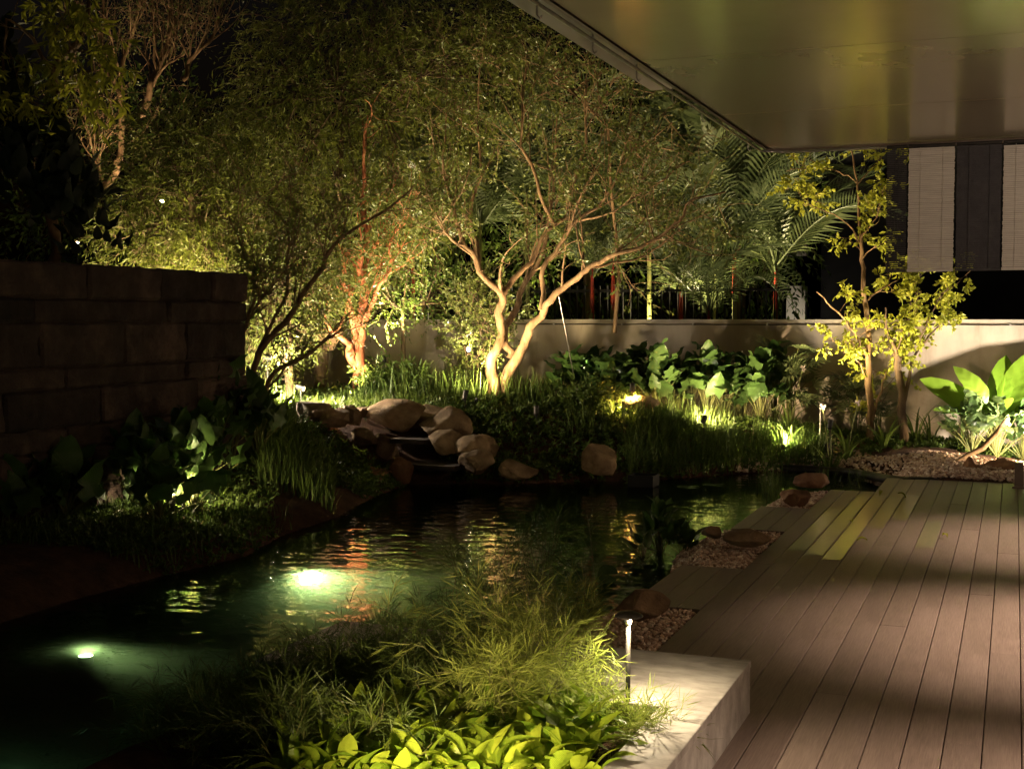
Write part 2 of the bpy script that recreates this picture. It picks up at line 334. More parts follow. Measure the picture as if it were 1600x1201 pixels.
for k, (px, py, lb) in enumerate([(1374, 775, 'dry leaf standing up on the far deck boards'), (1415, 778, 'curled dry leaf with its shadow on the far deck'), (1330, 815, 'small fallen leaf on the bright wet boards'), (1338, 845, 'yellow fallen leaf at the near end of the wet patch'), (1480, 840, 'pale scrap of leaf on the lit boards')]):
    p = G(px, py, .012); m = MB(); t_ = np.linspace(0, 1, 5); w_ = .016*np.sin(t_*3.1)+.001
    v = np.array([[sg*w_[i], t_[i]*.08, .022*math.sin(3*t_[i])+.012*abs(sg)] for i in range(5) for sg in (-1, 0, 1)])
    o = m.add(v, quads(5, 3)).obj('fallen_leaf', M['yellow_leaf'], None, True); o.location = p; o.rotation_euler = (.5*(k < 2), .2, k*1.7); tag(o, lb, 'leaf', 'fallen leaves on the deck')
# ------------------------------------------------------------ light fixtures
LENS = {}
def lamp_light(loc, target, watt, colr, ang=110, blend=.6, size=.03, kind='SPOT', parent=None):
    l = bpy.data.lights.new('lamp', kind); l.energy = watt; l.color = colr; l.shadow_soft_size = size
    o = bpy.data.objects.new('lamp', l); col.objects.link(o); o.location = loc
    if kind == 'SPOT':
        l.spot_size = math.radians(ang); l.spot_blend = blend
        d = Vector(target)-Vector(loc); o.rotation_euler = d.to_track_quat('-Z', 'Y').to_euler()
    return o
WARM = (1., .72, .42); YEL = (1., .80, .42); COOL = (1., .86, .66)
def spike(pos, target, watt, label, colr=YEL, ang=110, em=25, hood=False, stake=.18, group='garden spike lights'):
    pos = Vector(pos); t = empty('garden_spotlight', pos-Vector((0, 0, stake))); tag(t, label, 'spotlight', group)
    MB().tube([(0, 0, -.12), (0, 0, stake-.03)], [.004, .009], 8).obj('stake', M['dark_metal'], t)
    d = (Vector(target)-pos).normalized(); q = d.to_track_quat('Z', 'Y')
    b = MB().lathe([(.001, -.07), (.022, -.068), (.03, -.05), (.032, .03), (.034, .034), (.034, .045), (.03, .046), (.03, .036)], 18).obj('housing', M['dark_metal'], t, True)
    b.location = (0, 0, stake); b.rotation_euler = q.to_euler()
    k = (tuple(colr), em)
    if k not in LENS: LENS[k] = emit('lamp_lens', colr, em)
    l = MB().lathe([(.0005, .039), (.029, .036)], 18).obj('lens', LENS[k], t); l.location = (0, 0, stake); l.rotation_euler = q.to_euler()
    lo = lamp_light(pos+d*.06, pos+d, watt, colr, ang, .7, .03)
    return t
def path_light(base, head_z, watt, label, em=14, tilt=0, scale=1., ang=150):
    t = empty('path_light', base); tag(t, label, 'path light', 'mushroom path lights'); h = head_z-base[2]
    MB().lathe([(.0001, -.1), (.009*scale, -.1), (.009*scale, h-.03), (.0001, h-.03)], 14).obj('pole', M['dark_metal'], t, True)
    MB().lathe([(.0001, h-.032), (.013*scale, h-.032), (.014*scale, h-.01), (.0001, h-.01)], 16).obj('collar', M['steel'], t, True)
    MB().lathe([(.0001, h+.018), (.035*scale, h+.014), (.054*scale, h+.004), (.055*scale, h), (.05*scale, h-.002), (.0001, h)], 28).obj('cap', M['dark_metal'], t, True)
    k = ('p', em)
    if k not in LENS: LENS[k] = emit('path_lens', (1, .85, .62), em)
    MB().lathe([(.0001, h-.003), (.012*scale, h-.003), (.012*scale, h-.009), (.0001, h-.009)], 16).obj('lens', LENS[k], t)
    lamp_light((base[0]+.018*scale, base[1]-.012*scale, head_z-.014), (base[0], base[1], 0), watt, (1, .80, .5), ang, .5, .012)
    t.rotation_euler = (0, tilt, 0)
    return t

# ------------------------------------------------------------ stone planter and slab
pl = tag(empty('stone_planter', (-1.1, 4.6, 0)), 'pale grey granite planter kerb at the deck corner, lit by the path light', 'planter')
def part_box(name, mat, parent, x0, x1, y0, y1, z0, z1, bw=.004):
    o = MB().box(x0, x1, y0, y1, z0, z1).obj(name, mat, parent, local=True)
    if bw: bev(o, bw)
    return o
part_box('top_slab', M['granite'], pl, -1.90, -1.005, 4.55, 5.305, .19, .22)
part_box('top_slab', M['granite'], pl, -2.95, -1.903, 4.55, 5.305, .19, .22)
part_box('top_slab', M['granite'], pl, -1.20, -1.005, 2.9, 4.547, .19, .22)
part_box('top_slab', M['granite'], pl, -1.20, -1.005, .8, 2.897, .19, .22)
part_box('side_slab', M['granite'], pl, -1.035, -1.008, 3.4, 5.30, -.005, .189)
part_box('side_slab', M['granite'], pl, -1.035, -1.008, .8, 3.397, -.005, .189)
part_box('side_slab', M['granite'], pl, -2.94, -1.036, 5.27, 5.302, -.2, .189)
part_box('inner_wall', M['mortar'], pl, -1.195, -1.037, .8, 4.55, -.1, .188, 0)
part_box('inner_wall', M['mortar'], pl, -2.93, -1.037, 4.56, 5.26, -.1, .188, 0)
X, Y = grid(-2.92, -1.2, .8, 4.55, .05)
MB().add(np.stack([X, Y, .125+.02*bumpz(X*3, Y*3)], -1).reshape(-1, 3), quads(*X.shape)).obj('soil', M['soil'], pl, True, local=True)

# ------------------------------------------------------------ canopy, blinds, house on the right
ZC = 3.2; XC = -2.16; YC = 11.92
cp = tag(empty('canopy', (0, 8, ZC)), 'flat canopy roof with a glossy beige underside over the deck, thin rounded edge', 'canopy')
ys = [-2, .8, 3.05, 5.3, 7.55, 9.75, YC]
for a, b in zip(ys[:-1], ys[1:]):
    if b == YC:
        th = np.linspace(0, math.pi/2, 9); R = .16
        pts = [(XC+.03, a+.012), (5, a+.012), (5, b)]+[(XC+.03+R-R*math.sin(t), b-R+R*math.cos(t)) for t in th]
        m = MB(); n = len(pts); v = np.array([(x, y, ZC) for x, y in pts]+[(x, y, ZC+.05) for x, y in pts])
        m.add(v, [list(range(n))[::-1]]); m.add(v, [list(range(n, 2*n))]); m.add(v, [[i, (i+1) % n, (i+1) % n+n, i+n] for i in range(n)])
        m.obj('ceiling_panel', M['ceiling'], cp, local=True)
    else: MB().box(XC+.03, 5, a+.012, b, ZC, ZC+.05).obj('ceiling_panel', M['ceiling'], cp, local=True)
MB().box(XC, 5, -2, YC-.2, ZC+.056, ZC+.22).box(XC+.1, 5, YC-.2, YC+.02, ZC+.056, ZC+.22).obj('roof_slab', M['slab'], cp, local=True)
path = [(XC, -2), (XC, YC-.2)]+[(XC+.19-.19*math.cos(t), YC-.17+.19*math.sin(t)) for t in np.linspace(0, math.pi/2, 9)]+[(5, YC+.02)]
rim = [np.array([x, y, ZC]) for x, y in path]
m = MB(); v = np.array([(x, y, ZC-.012) for x, y in path]+[(x, y, ZC+.06) for x, y in path]+[(x+(.028 if i < 6 else 0), y-(.028 if i >= 6 else 0), ZC-.012) for i, (x, y) in enumerate(path)]); n = len(path)
m.add(v, [[i, i+1, i+1+n, i+n] for i in range(n-1)]); m.add(v, [[i, i+1, i+1+2*n, i+2*n] for i in range(n-1)])
m.obj('edge_trim', M['lip'], cp, local=True)
MB().tube([(x-.035 if i < 6 else x, y+(.035 if i >= 8 else 0), ZC-.02) for i, (x, y) in enumerate(path)], .011, 8).obj('edge_rail', M['steel'], cp, True, local=True)
for k in range(11):
    y = 2.4+k*.88
    MB().tube([(XC-.035, y, ZC+.03), (XC-.035, y, ZC-.075), (XC-.02, y, ZC-.095), (XC-.01, y, ZC-.08)], .005, 6).obj('hook', M['steel'], cp, local=True)
us = tag(MB().box(-3.4, 5, -2, 12.4, 3.9, 4.05).obj('upper_roof', M['slab']), 'pale underside of the higher roof slab projecting left beyond the canopy edge', 'roof')
bev(us, .01)
def cx(px, Yp):
    u = (px-800)/FPX; D = Yp/(Fh[1]+Rt[1]*u); return Fh[0]*D+Rt[0]*u*D
YB = YC-.06
specs = [(1381, 1413, 'blind_dark', .017, 'see-through dark slatted blind, narrow, leftmost of the row hanging from the canopy'),
         (1415, 1487, 'blind_white', .0, 'pale slatted blind left of the wide dark one, hanging from the canopy'),
         (1489.5, 1560, 'blind_dark', .0, 'wide dark slatted blind hanging between two pale blinds'),
         (1562, 1640, 'blind_white', .0, 'pale slatted blind cut by the right edge of the photo')]
for k, (a, b, mt, gap, lab) in enumerate(specs):
    x0, x1 = cx(a, YB), cx(b, YB); zb = 2.09+.002*k; t = tag(empty('roller_blind', ((x0+x1)/2, YB, 3.17)), lab, 'blind', 'slatted blinds hanging at the far end of the canopy')
    pitch = .0165; nsl = int((3.15-zb)/pitch); m = MB()
    for i in range(nsl):
        z = zb+i*pitch; j = random.uniform(-.0012, .0012); w = pitch*(.93 if gap == 0 else .66)
        m.box(x0+random.uniform(0, .006), x1-random.uniform(0, .006), YB-.003+j, YB+.003+j, z, z+w*random.uniform(.93, 1))
    tag(m.obj('slats', M[mt], t, local=True), kind='stuff')
    m = MB().box(x0, x1, YB-.012, YB+.012, zb-.028, zb-.003); m.obj('bottom_rail', M[mt], t, local=True)
    MB().tube([(x0, YB, 3.165), (x1, YB, 3.165)], .016, 10).obj('roller', M['dark_metal'], t, True, local=True)
    for xc in (x0+.1, x1-.1): MB().tube([(xc, YB-.008, 3.15), (xc, YB-.008, zb-.02)], .0018, 4).obj('cord', M[mt], t, local=True)
hs = tag(empty('house', (3.2, 6, 0)), 'house with tall openings facing the deck on the right', 'house')
for y in (-1, 2.9, 5.7, 8.75, 11.6): MB().box(2.6, 2.85, y-.2, y+.2, 0, 3.19).obj('pillar', M['dark_wall'], hs, local=True)
MB().box(5.0, 5.2, -2, 12, 0, 3.9).obj('wall', M['pale_wall'], hs, local=True)
for k, (y, wv) in enumerate(((4.3, 12), (7.3, 15))):  # unseen interior lamps, added as warm fill for the left bank and canopy
    t = tag(empty('unseen_fill_lamp', (4.0, y, 2.3)), 'added unseen warm fill lamp inside the house, %s one' % ('nearer', 'farther')[k], 'fill lamp', 'added fill lamps inside the house')
    MB().tube([(0, 0, .12), (0, 0, 1.0)], .004, 6).obj('cord', M['dark_metal'], t); MB().lathe([(.02, .12), (.16, -.02), (.155, -.02), (.015, .11)], 24).obj('shade', M['steel'], t, True)
    MB().lathe([(.0001, .02), (.03, .0), (.035, -.03), (.0001, -.06)], 16).obj('bulb', emit('bulb', (1, .75, .5), 10), t, True)
    lamp_light((4.0, y, 2.2), (0, 0, 0), wv, (1, .70, .44), size=.12, kind='POINT')
# recessed downlights of the canopy that light the deck (right of the frame)
for k, (y, wv, lab) in enumerate([(4.15, 290, 'near'), (7.1, 380, 'middle'), (10.15, 280, 'far')]):
    t = tag(empty('downlight', (2.3, y, ZC)), 'round recessed canopy downlight over the %s part of the deck' % lab, 'downlight', 'canopy downlights')
    MB().lathe([(.05, -.003), (.062, -.004), (.066, 0)], 24).obj('trim_ring', M['steel'], t, True)
    MB().lathe([(.0001, -.001), (.05, -.0015)], 24).obj('lens', emit('downlight_lens', (1, .8, .6), 20), t)
    lamp_light((2.3, y, ZC-.03), (.5, y, 0), wv, (1, .74, .53), 45, .95, .05)

t = tag(empty('downlight', (.95, 9.3, ZC)), 'added unseen canopy downlight washing the slatted blinds', 'downlight', 'canopy downlights')  # added out of frame to brighten the blinds
MB().lathe([(.05, -.003), (.062, -.004), (.066, 0)], 24).obj('trim_ring', M['steel'], t, True)
lamp_light((.95, 9.3, ZC-.03), (-.6, YB, 2.55), 19, (1, .78, .6), 75, .8, .05)
# ------------------------------------------------------------ garden wall, fence, far building
YW = 17.4
gwall = tag(empty('garden_wall', (-4, YW, 0)), 'low beige rendered boundary wall with a thin coping behind the planting', 'wall')
MB().box(-13, 8, YW, YW+.2, -.2, 1.60).obj('wall_face', M['render'], gwall, local=True)
xs = np.arange(-13, 8.1, 1.5)
for a, b in zip(xs[:-1], xs[1:]): bev(MB().box(a+.002, b-.002, YW-.02, YW+.22, 1.602, 1.642).obj('coping', M['cap'], gwall, local=True), .003)
wx = np.arange(-8, 3.4, .35); MB().tube([(x, YW-.03, 1.572+.006*math.sin(x*9)) for x in wx], .007, 6).obj('cable', M['dark_metal'], gwall, local=True)
for x in np.arange(-7.2, 3.2, 1.02): MB().box(x-.012, x+.012, YW-.045, YW-.001, 1.556, 1.590).obj('cable_clip', M['steel'], gwall, local=True)
fn = tag(empty('bar_fence', (-4, YW+1.2, 0)), 'dark vertical bar fence behind the low garden wall and the palms', 'fence')
xs = np.arange(-9.6, -3.0, .12); me = MB().box(-.012, .012, -.012, .012, -.2, 2.15).mesh('bar'); me.materials.append(M['dark_wall'])
for x in xs: b = link('bar', me, None, fn); b.location = (x+4, 0, 0)
for z in (.35, 2.05): MB().box(-9.6, -3.0, YW+1.17, YW+1.187, z, z+.04).obj('rail', M['dark_wall'], fn, local=True)
bd = tag(empty('neighbour_building', (0, 23, 0)), 'dark neighbouring building with louvred window and a pale panel behind the garden wall', 'building')
MB().box(-3.2, 14, 23, 30, 0, 9).obj('wall', M['dark_wall'], bd, local=True)
def bxp(px0, px1, py0, py1, Yp, y2, mat, name, parent=bd):
    u0 = (px0-800)/FPX; D0 = Yp/(Fh[1]+Rt[1]*u0); z1 = P(px0, py0, D0)[2]; z0 = P(px0, py1, D0)[2]
    return MB().box(cx(px0, Yp), cx(px1, Yp), Yp, y2, z0, z1).obj(name, mat, parent, local=True)
bxp(1205, 1258, 352, 400, 22.75, 22.98, M['pale_wall'], 'pale_panel'); bxp(1200, 1262, 346, 351, 22.7, 22.98, M['pale_wall'], 'panel_hood')
bxp(1228, 1257, 447, 520, 22.7, 22.98, M['pale_wall'], 'pale_pillar')
for (a, b) in ((1192, 1206), (1213, 1236)):
    for i in range(9):
        bxp(a, b, 244+i*4, 246+i*4, 22.8, 22.95, M['pale_wall'], 'louvre')
for (a, b) in ((1290, 1330), (1340, 1375)): bxp(a, b, 260, 330, 22.9, 22.97, M['dark_metal'], 'window')
ng = tag(empty('neighbour_wall', (-9, 24, 0)), 'dim pale wall glimpsed between the fence bars behind the palms', 'wall')
MB().box(-11, -5.0, 22, 22.2, 0, 2.2).obj('wall_face', M['block'], ng, local=True)

# ------------------------------------------------------------ left block wall
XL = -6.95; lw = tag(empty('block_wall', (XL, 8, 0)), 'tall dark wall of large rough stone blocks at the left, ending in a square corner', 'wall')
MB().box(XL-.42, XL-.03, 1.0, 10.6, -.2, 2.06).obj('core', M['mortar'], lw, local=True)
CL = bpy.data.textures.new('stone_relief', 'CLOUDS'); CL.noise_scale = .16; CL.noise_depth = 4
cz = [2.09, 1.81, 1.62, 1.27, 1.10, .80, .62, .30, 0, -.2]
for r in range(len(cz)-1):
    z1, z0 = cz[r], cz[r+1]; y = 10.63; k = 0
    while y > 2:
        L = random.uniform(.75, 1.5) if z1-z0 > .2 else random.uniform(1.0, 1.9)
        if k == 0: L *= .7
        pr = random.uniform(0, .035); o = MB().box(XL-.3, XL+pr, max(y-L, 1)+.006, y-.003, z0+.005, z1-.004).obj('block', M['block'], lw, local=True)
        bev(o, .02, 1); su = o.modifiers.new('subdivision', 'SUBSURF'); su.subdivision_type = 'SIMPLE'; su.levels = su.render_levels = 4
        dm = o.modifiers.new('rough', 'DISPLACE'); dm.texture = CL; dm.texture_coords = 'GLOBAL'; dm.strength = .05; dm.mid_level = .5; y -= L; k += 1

# ------------------------------------------------------------ rocks
import bmesh
def rock_mesh(seed, sub=3, facets=9, flat=.0):
    r = np.random.default_rng(seed); bm = bmesh.new(); bmesh.ops.create_icosphere(bm, subdivisions=sub, radius=1)
    v = np.array([q.co[:] for q in bm.verts]); f = np.array([[a.index for a in q.verts] for q in bm.faces]); bm.free()
    for _ in range(facets):
        n = r.normal(size=3); n /= np.linalg.norm(n); d = r.uniform(.48, .86); s = v@n; ex = np.clip(s-d, 0, None); v = v-ex[:, None]*n
    ph = r.uniform(0, 6, 6)
    nz = .05*np.sin(v[:, 0]*4+ph[0])*np.cos(v[:, 1]*5+ph[1])+.03*np.sin(v[:, 2]*9+ph[2])*np.sin(v[:, 0]*8+ph[3])+.016*np.sin(v[:, 1]*19+ph[4])*np.sin(v[:, 2]*17+ph[5]+v[:, 0]*13)+.01*np.sin(v[:, 0]*31+ph[1])*np.sin(v[:, 1]*27+v[:, 2]*33)
    return v*(1+nz)[:, None], f
def rock(px, py, D, w, h, seed, label, mat='rock', group=None, facets=9, smooth=True, dep=.8, z=None, sub=4, cat='rock'):
    """centre of the rock at pixel, width and height in pixels"""
    v, f = rock_mesh(seed, sub, facets); sx = w/2/FPX*D; sz = h/2/FPX*D; c = P(px, py, D)
    e = v*np.array([sx, sx*dep, sz])*1.03; a = YAW; e = np.c_[e[:, 0]*math.cos(a)-e[:, 1]*math.sin(a), e[:, 0]*math.sin(a)+e[:, 1]*math.cos(a), e[:, 2]]
    o = MB().add(e, f).obj('rock', M[mat], None, smooth); o.location = c
    return tag(o, label, cat, group)
bg_ = 'boulders round the waterfall'
for a in [(488, 645, 14.3, 72, 46, 1, 'flat pale boulder at the left of the lit row above the cascade', 4), (525, 652, 14.2, 62, 36, 2, 'low pale boulder just right of the leftmost lit one', 6), (548, 650, 14.35, 50, 44, 3, 'pointed dark-sided rock between the low boulders', 11), (563, 644, 14.6, 40, 26, 4, 'small square tan rock behind the pointed one', 12),
          (620, 655, 14.6, 105, 62, 5, 'large rounded boulder left of the top of the cascade', 5), (672, 652, 14.9, 92, 52, 6, 'pale topped boulder right behind the big rounded one', 5), (690, 668, 14.35, 96, 70, 7, 'wide dark boulder leaning right of the cascade lip', 5),
          (697, 693, 14.1, 62, 44, 8, 'rounded boulder beneath the wide one, right of the cascade', 3), (745, 700, 13.9, 66, 44, 9, 'tan rounded boulder standing upper right beside the pool', 3), (745, 722, 13.7, 60, 44, 10, 'dark rounded boulder below the tan one at the water', 4),
          (582, 742, 13.6, 70, 40, 11, 'square reddish rock at the foot of the cascade, left side', 9), (628, 735, 13.7, 46, 44, 12, 'reddish rock wedged left of the falling water', 7), (810, 732, 13.8, 62, 34, 13, 'low rounded boulder half hidden by groundcover at the waterline', 3), (940, 720, 13.9, 62, 62, 14, 'smooth domed boulder left of the black pond box', 3),
          (600, 700, 14.3, 60, 50, 15, 'dark rock left under the cascade lip', 7), (570, 683, 14.2, 60, 40, 16, 'dark low rock beneath the pointed rock', 7), (500, 790, 12.5, 22, 18, 17, 'tiny pale stone on the red bank', 8)]:
    rock(*a[:7], mat='rock' if a[6].find('red') < 0 else 'rock_red', group=bg_, facets=a[7]*2, cat='boulder')
dg = 'rocks beside the deck'
rock(1002, 950, 6.55, 92, 62, 21, 'brown wedge shaped rock behind the path light on the nearest pebble bed', facets=12, group=dg, dep=.6)
rock(1166, 840, 9.0, 72, 28, 22, 'low flat rock on the middle pebble bed', group=dg, facets=10)
rock(1113, 832, 9.2, 34, 22, 23, 'small dark rock at the pond side of the middle pebble bed', group=dg)
rock(1241, 776, 11.3, 52, 42, 24, 'orange angular rock at the front of the far pebble bed', 'rock_red', group=dg, facets=13)
rock(1272, 752, 12.3, 62, 28, 25, 'long brown rock behind the orange one on the far pebble bed', 'rock_red', group=dg)
rg = 'rocks at the end of the deck'
rock(1514, 733, 13.6, 38, 46, 31, 'dark pyramid shaped rock at the far edge of the deck', 'rock_red', group=rg, facets=14)
rock(1568, 730, 13.7, 60, 34, 32, 'long dark rock on the gravel at the right edge', 'rock_red', group=rg, facets=12)
rock(1550, 742, 13.45, 34, 22, 33, 'small tan rock between the two dark ones', 'rock_red', group=rg, facets=10)
rock(1459, 707, 15.1, 24, 13, 34, 'smooth white stone on the gravel before the shrubs', 'white_stone', group=rg, facets=3)
rock(1482, 712, 14.9, 12, 7, 35, 'small white pebble right of the white stone', 'white_stone', group=rg, facets=3)
rock(1250, 702, 15.45, 44, 24, 36, 'brightly lit pale rock beside the brightest spotlight', 'rock', facets=12, group='rocks among the planting')
rock(1000, 632, 15.6, 60, 30, 37, 'tan rock in the orange glow of the centre spotlight', 'rock', group='rocks among the planting')
rock(430, 500, 17.0, 60, 110, 38, 'tall pale standing rock behind the left trees', 'rock', facets=16, group='rocks among the planting')
rock(505, 528, 16.8, 80, 40, 39, 'slanted grey rock left of the red trunk', 'rock', facets=16, group='rocks among the planting')
rock(308, 868, 10.5, 46, 18, 40, 'red brown rock on the left bank below the lit leaves', 'rock_red', group='rocks on the left bank')
rock(335, 860, 10.4, 40, 20, 41, 'flat red rock at the right of the left bank pair', 'rock_red', group='rocks on the left bank')
# cascade
cas = tag(empty('waterfall', P(650, 700, 14.0)), 'thin two-step waterfall spilling between dark boulders into the pond', 'waterfall')
c0 = P(620, 683, 14.35); c1 = P(672, 683, 14.25)
MB().box(c0[0], c1[0]+.05, c0[1]-.18, c0[1]+.5, c0[2]-.05, c0[2]).obj('spill_stone', M['mortar'], cas, local=True)
c2 = P(638, 723, 13.95); c3 = P(722, 723, 13.8)
MB().box(c2[0], c3[0], c2[1]-.12, c2[1]+.5, c2[2]-.05, c2[2]).obj('spill_stone', M['mortar'], cas, local=True)
def fall(x0, x1, y, z0, z1, n=30):
    m = MB(); xs = np.linspace(x0, x1, n); t = np.linspace(0, 1, 8)
    X_, T = np.meshgrid(xs, t, indexing='ij'); w = .012*np.sin(X_*60+1.5*np.sin(X_*23))+.006*np.sin(X_*140)
    V = np.stack([X_+0*T, y-.05*np.sqrt(T)-w*T-.02*T, z1+(z0-z1)*T**1.3], -1).reshape(-1, 3); return m.add(V, quads(n, 8))
mw, nt, b = newmat('falling_water'); b.inputs['Base Color'].default_value = (.06, .06, .05, 1); b.inputs['Roughness'].default_value = .08; b.inputs['Alpha'].default_value = .12; b.inputs['IOR'].default_value = 1.33
M['fall'] = mw
fall(c0[0]+.02, c1[0], c0[1]-.19, c2[2]+.0, c0[2]+.002).obj('water_sheet', M['fall'], cas, True, local=True)
fall(c2[0]+.02, c3[0]-.02, c2[1]-.13, ZW-.01, c2[2]+.002, 50).obj('water_sheet', M['fall'], cas, True, local=True)
# black pond box
pb = tag(empty('pond_box', P(1000, 745, 13.9)), 'black open pond filter box at the waterline with gravel inside', 'box')
a = P(983, 750, 13.7); b_ = P(1022, 750, 13.7)
for (x0, x1, y0, y1) in ((a[0], b_[0], a[1]+.0, a[1]+.015), (a[0], b_[0], a[1]+.25, a[1]+.265), (a[0]-.015, a[0], a[1], a[1]+.265), (b_[0], b_[0]+.015, a[1], a[1]+.265)):
    MB().box(x0, x1, y0, y1, -.25, -.03).obj('side', M['dark_wall'], pb, local=True)
MB().box(a[0], b_[0], a[1]+.015, a[1]+.25, -.2, -.07).obj('gravel_tray', M['rock'], pb, local=True)
# pond kerb at the far right of the water
kb = [P(px, py, 2000*(EYE-z)/(py-HOR)) for px, py, z in ((1195, 731, -.11), (1260, 733, -.11), (1330, 738, -.10), (1392, 749, -.06), (1413, 752, -.02), (1560, 753, -.02))]
tag(MB().tube(kb, .05, 8).obj('pond_kerb', M['dark_metal'], None, True), 'black curved pond edging between water and gravel', 'kerb')
tag(MB().box(.02, .10, 13.35, 13.43, 0, .25).box(.0, .12, 13.33, 13.45, 0, .02).obj('post', M['lip']), 'short brown post cut by the right edge beside the gravel', 'post')

# ------------------------------------------------------------ pebbles
ico = np.array([[0, .526, .851], [0, -.526, .851], [.526, .851, 0], [-.526, .851, 0], [.851, 0, .526], [-.851, 0, .526], [0, .526, -.851], [0, -.526, -.851], [.526, -.851, 0], [-.526, -.851, 0], [.851, 0, -.526], [-.851, 0, -.526]])
icf = []
for i in range(12):
    for j in range(i+1, 12):
        for k in range(j+1, 12):
            if all(abs(np.linalg.norm(ico[p]-ico[q])-1.052) < .01 for p, q in ((i, j), (j, k), (i, k))):
                n_ = np.cross(ico[j]-ico[i], ico[k]-ico[i]); icf.append([i, j, k] if n_@ico[i] > 0 else [i, k, j])
icf = np.array(icf)
def pebbles(name, x, y, z, r, label):
    n = len(x); v = ico[None]*(1+rng.normal(0, .16, (n, 12, 1)))*rng.uniform(.6, 1.25, (n, 1, 3))*r[:, None, None]
    a = rng.uniform(0, 6.28, n); c, s = np.cos(a)[:, None], np.sin(a)[:, None]; b = rng.uniform(-.6, .6, n); cb, sb = np.cos(b)[:, None], np.sin(b)[:, None]
    v[..., 2] *= .7
    X_ = v[..., 0]*c-v[..., 1]*s; Y_ = v[..., 0]*s+v[..., 1]*c; Z_ = v[..., 2]*cb-X_*sb; X_ = X_*cb+v[..., 2]*sb
    V = np.stack([X_+x[:, None], Y_+y[:, None], Z_+z[:, None]], -1).reshape(-1, 3)
    F = (icf[None]+12*np.arange(n)[:, None, None]).reshape(-1, 3)
    return tag(MB().add(V, F).obj(name, M['pebble']), label, 'pebbles', kind='stuff')
def bed(x0, x1, y0, y1, n, r, label, lip=True):
    x = rng.uniform(x0, x1, n); y = rng.uniform(y0, y1, n); d = sdf(x, y); k = d > -.06; x, y, d = x[k], y[k], d[k]
    z = -.035+.03*rng.random(len(x))+.012*np.sin(x*7)*np.cos(y*6)-.10*ss(.15, -.06, d); pebbles('pebble_bed', x, y, z, rng.uniform(.7, 1.25, len(x))*r, label)
bed(-2.35, XE-.012, 5.32, 7.085, 6500, .0155, 'pinkish beige pebbles in the nearest bed behind the path light')
bed(-2.35, XE-.012, 8.375, 9.955, 5600, .0155, 'pinkish beige pebbles in the middle bed between two deck tongues')
bed(-2.3, XE-.012, 11.28, 12.6, 3800, .017, 'beige pebbles in the far bed beside the pond')
n = 20000; x = rng.uniform(-3.0, 3.0, n); y = rng.uniform(13.78, 16.3, n); yy = 13.8+0*x; y2 = 15.45+.75*ss(-1.2, -2.3, x)+.08*np.sin(x*5)
k = (y > yy) & (y < y2) & (sdf(x, y) > .05); x, y = x[k], y[k]
pebbles('gravel', x, y, hgt(x, y)+.012+.012*rng.random(len(x)), rng.uniform(.7, 1.3, len(x))*.021, 'warm lit beige gravel strip beyond the end of the deck')

# ------------------------------------------------------------ leaf and grass generators
def unit(v): return v/(np.linalg.norm(v, axis=-1, keepdims=True)+1e-9)
def leaves(mb, base, d, L, w, fold=.0, two=False):
    """diamond leaf per base point along d"""
    n = len(base); d = unit(d); r = unit(np.cross(d, unit(rng.normal(size=(n, 3))))); nr = np.cross(d, r)
    L = np.broadcast_to(L, (n,))[:, None]; w = np.broadcast_to(w, (n,))[:, None]
    a = base; b = base+d*L*.45+r*w*.5+nr*w*fold; c = base+d*L; e = base+d*L*.45-r*w*.5+nr*w*fold
    V = np.stack([a, b, c, e], 1).reshape(-1, 3); F = np.array([[0, 1, 2, 3]])[None]+4*np.arange(n)[:, None, None]
    if two: V = np.stack([a, b, c, e, base+d*L*.5-nr*w*.12], 1).reshape(-1, 3); F = np.array([[0, 1, 4], [1, 2, 4], [2, 3, 4], [3, 0, 4]])[None]+5*np.arange(n)[:, None, None]; return mb.add(V, F.reshape(-1, 3))
    return mb.add(V, F.reshape(-1, 4))
def sprigs(mb, stems, base, d, nl, L, ll, lw, droop=.4, spread=1.0, two=False, tw=.0015):
    """twigs with leaves along them: mb gets the leaves, stems the twigs"""
    n = len(base); d = unit(d); L = np.broadcast_to(L, (n,)); t = np.linspace(0, 1, 5)
    pts = base[:, None]+d[:, None]*(L[:, None]*t)[..., None]; pts[..., 2] -= droop*L[:, None]*t**2
    if stems is not None:
        s = unit(np.cross(d, unit(rng.normal(size=(n, 3)))))*tw
        V = np.stack([pts[:, :4]+s[:, None]*(1-.8*t[:4])[None, :, None], pts[:, :4]-s[:, None]*(1-.8*t[:4])[None, :, None]], 2).reshape(-1, 3)
        F = np.array([[0, 1, 3, 2], [2, 3, 5, 4], [4, 5, 7, 6]])[None]+8*np.arange(n)[:, None, None]; stems.add(V, F.reshape(-1, 4))
    tt = (np.arange(nl)+.7)/nl; tt = np.clip(tt[None]+rng.normal(0, .05, (n, nl)), .05, 1)
    p = base[:, None]+d[:, None]*(L[:, None]*tt)[..., None]; p[..., 2] -= droop*L[:, None]*tt**2
    tan = d[:, None]-np.array([0, 0, 1.])*(2*droop*tt)[..., None]
    ld = unit(tan)*.8+unit(rng.normal(size=(n, nl, 3)))*spread; ld[..., 2] -= droop*.6
    leaves(mb, p.reshape(-1, 3), ld.reshape(-1, 3), rng.uniform(.6, 1.25, n*nl)*ll, rng.uniform(.7, 1.2, n*nl)*lw, .15, two)
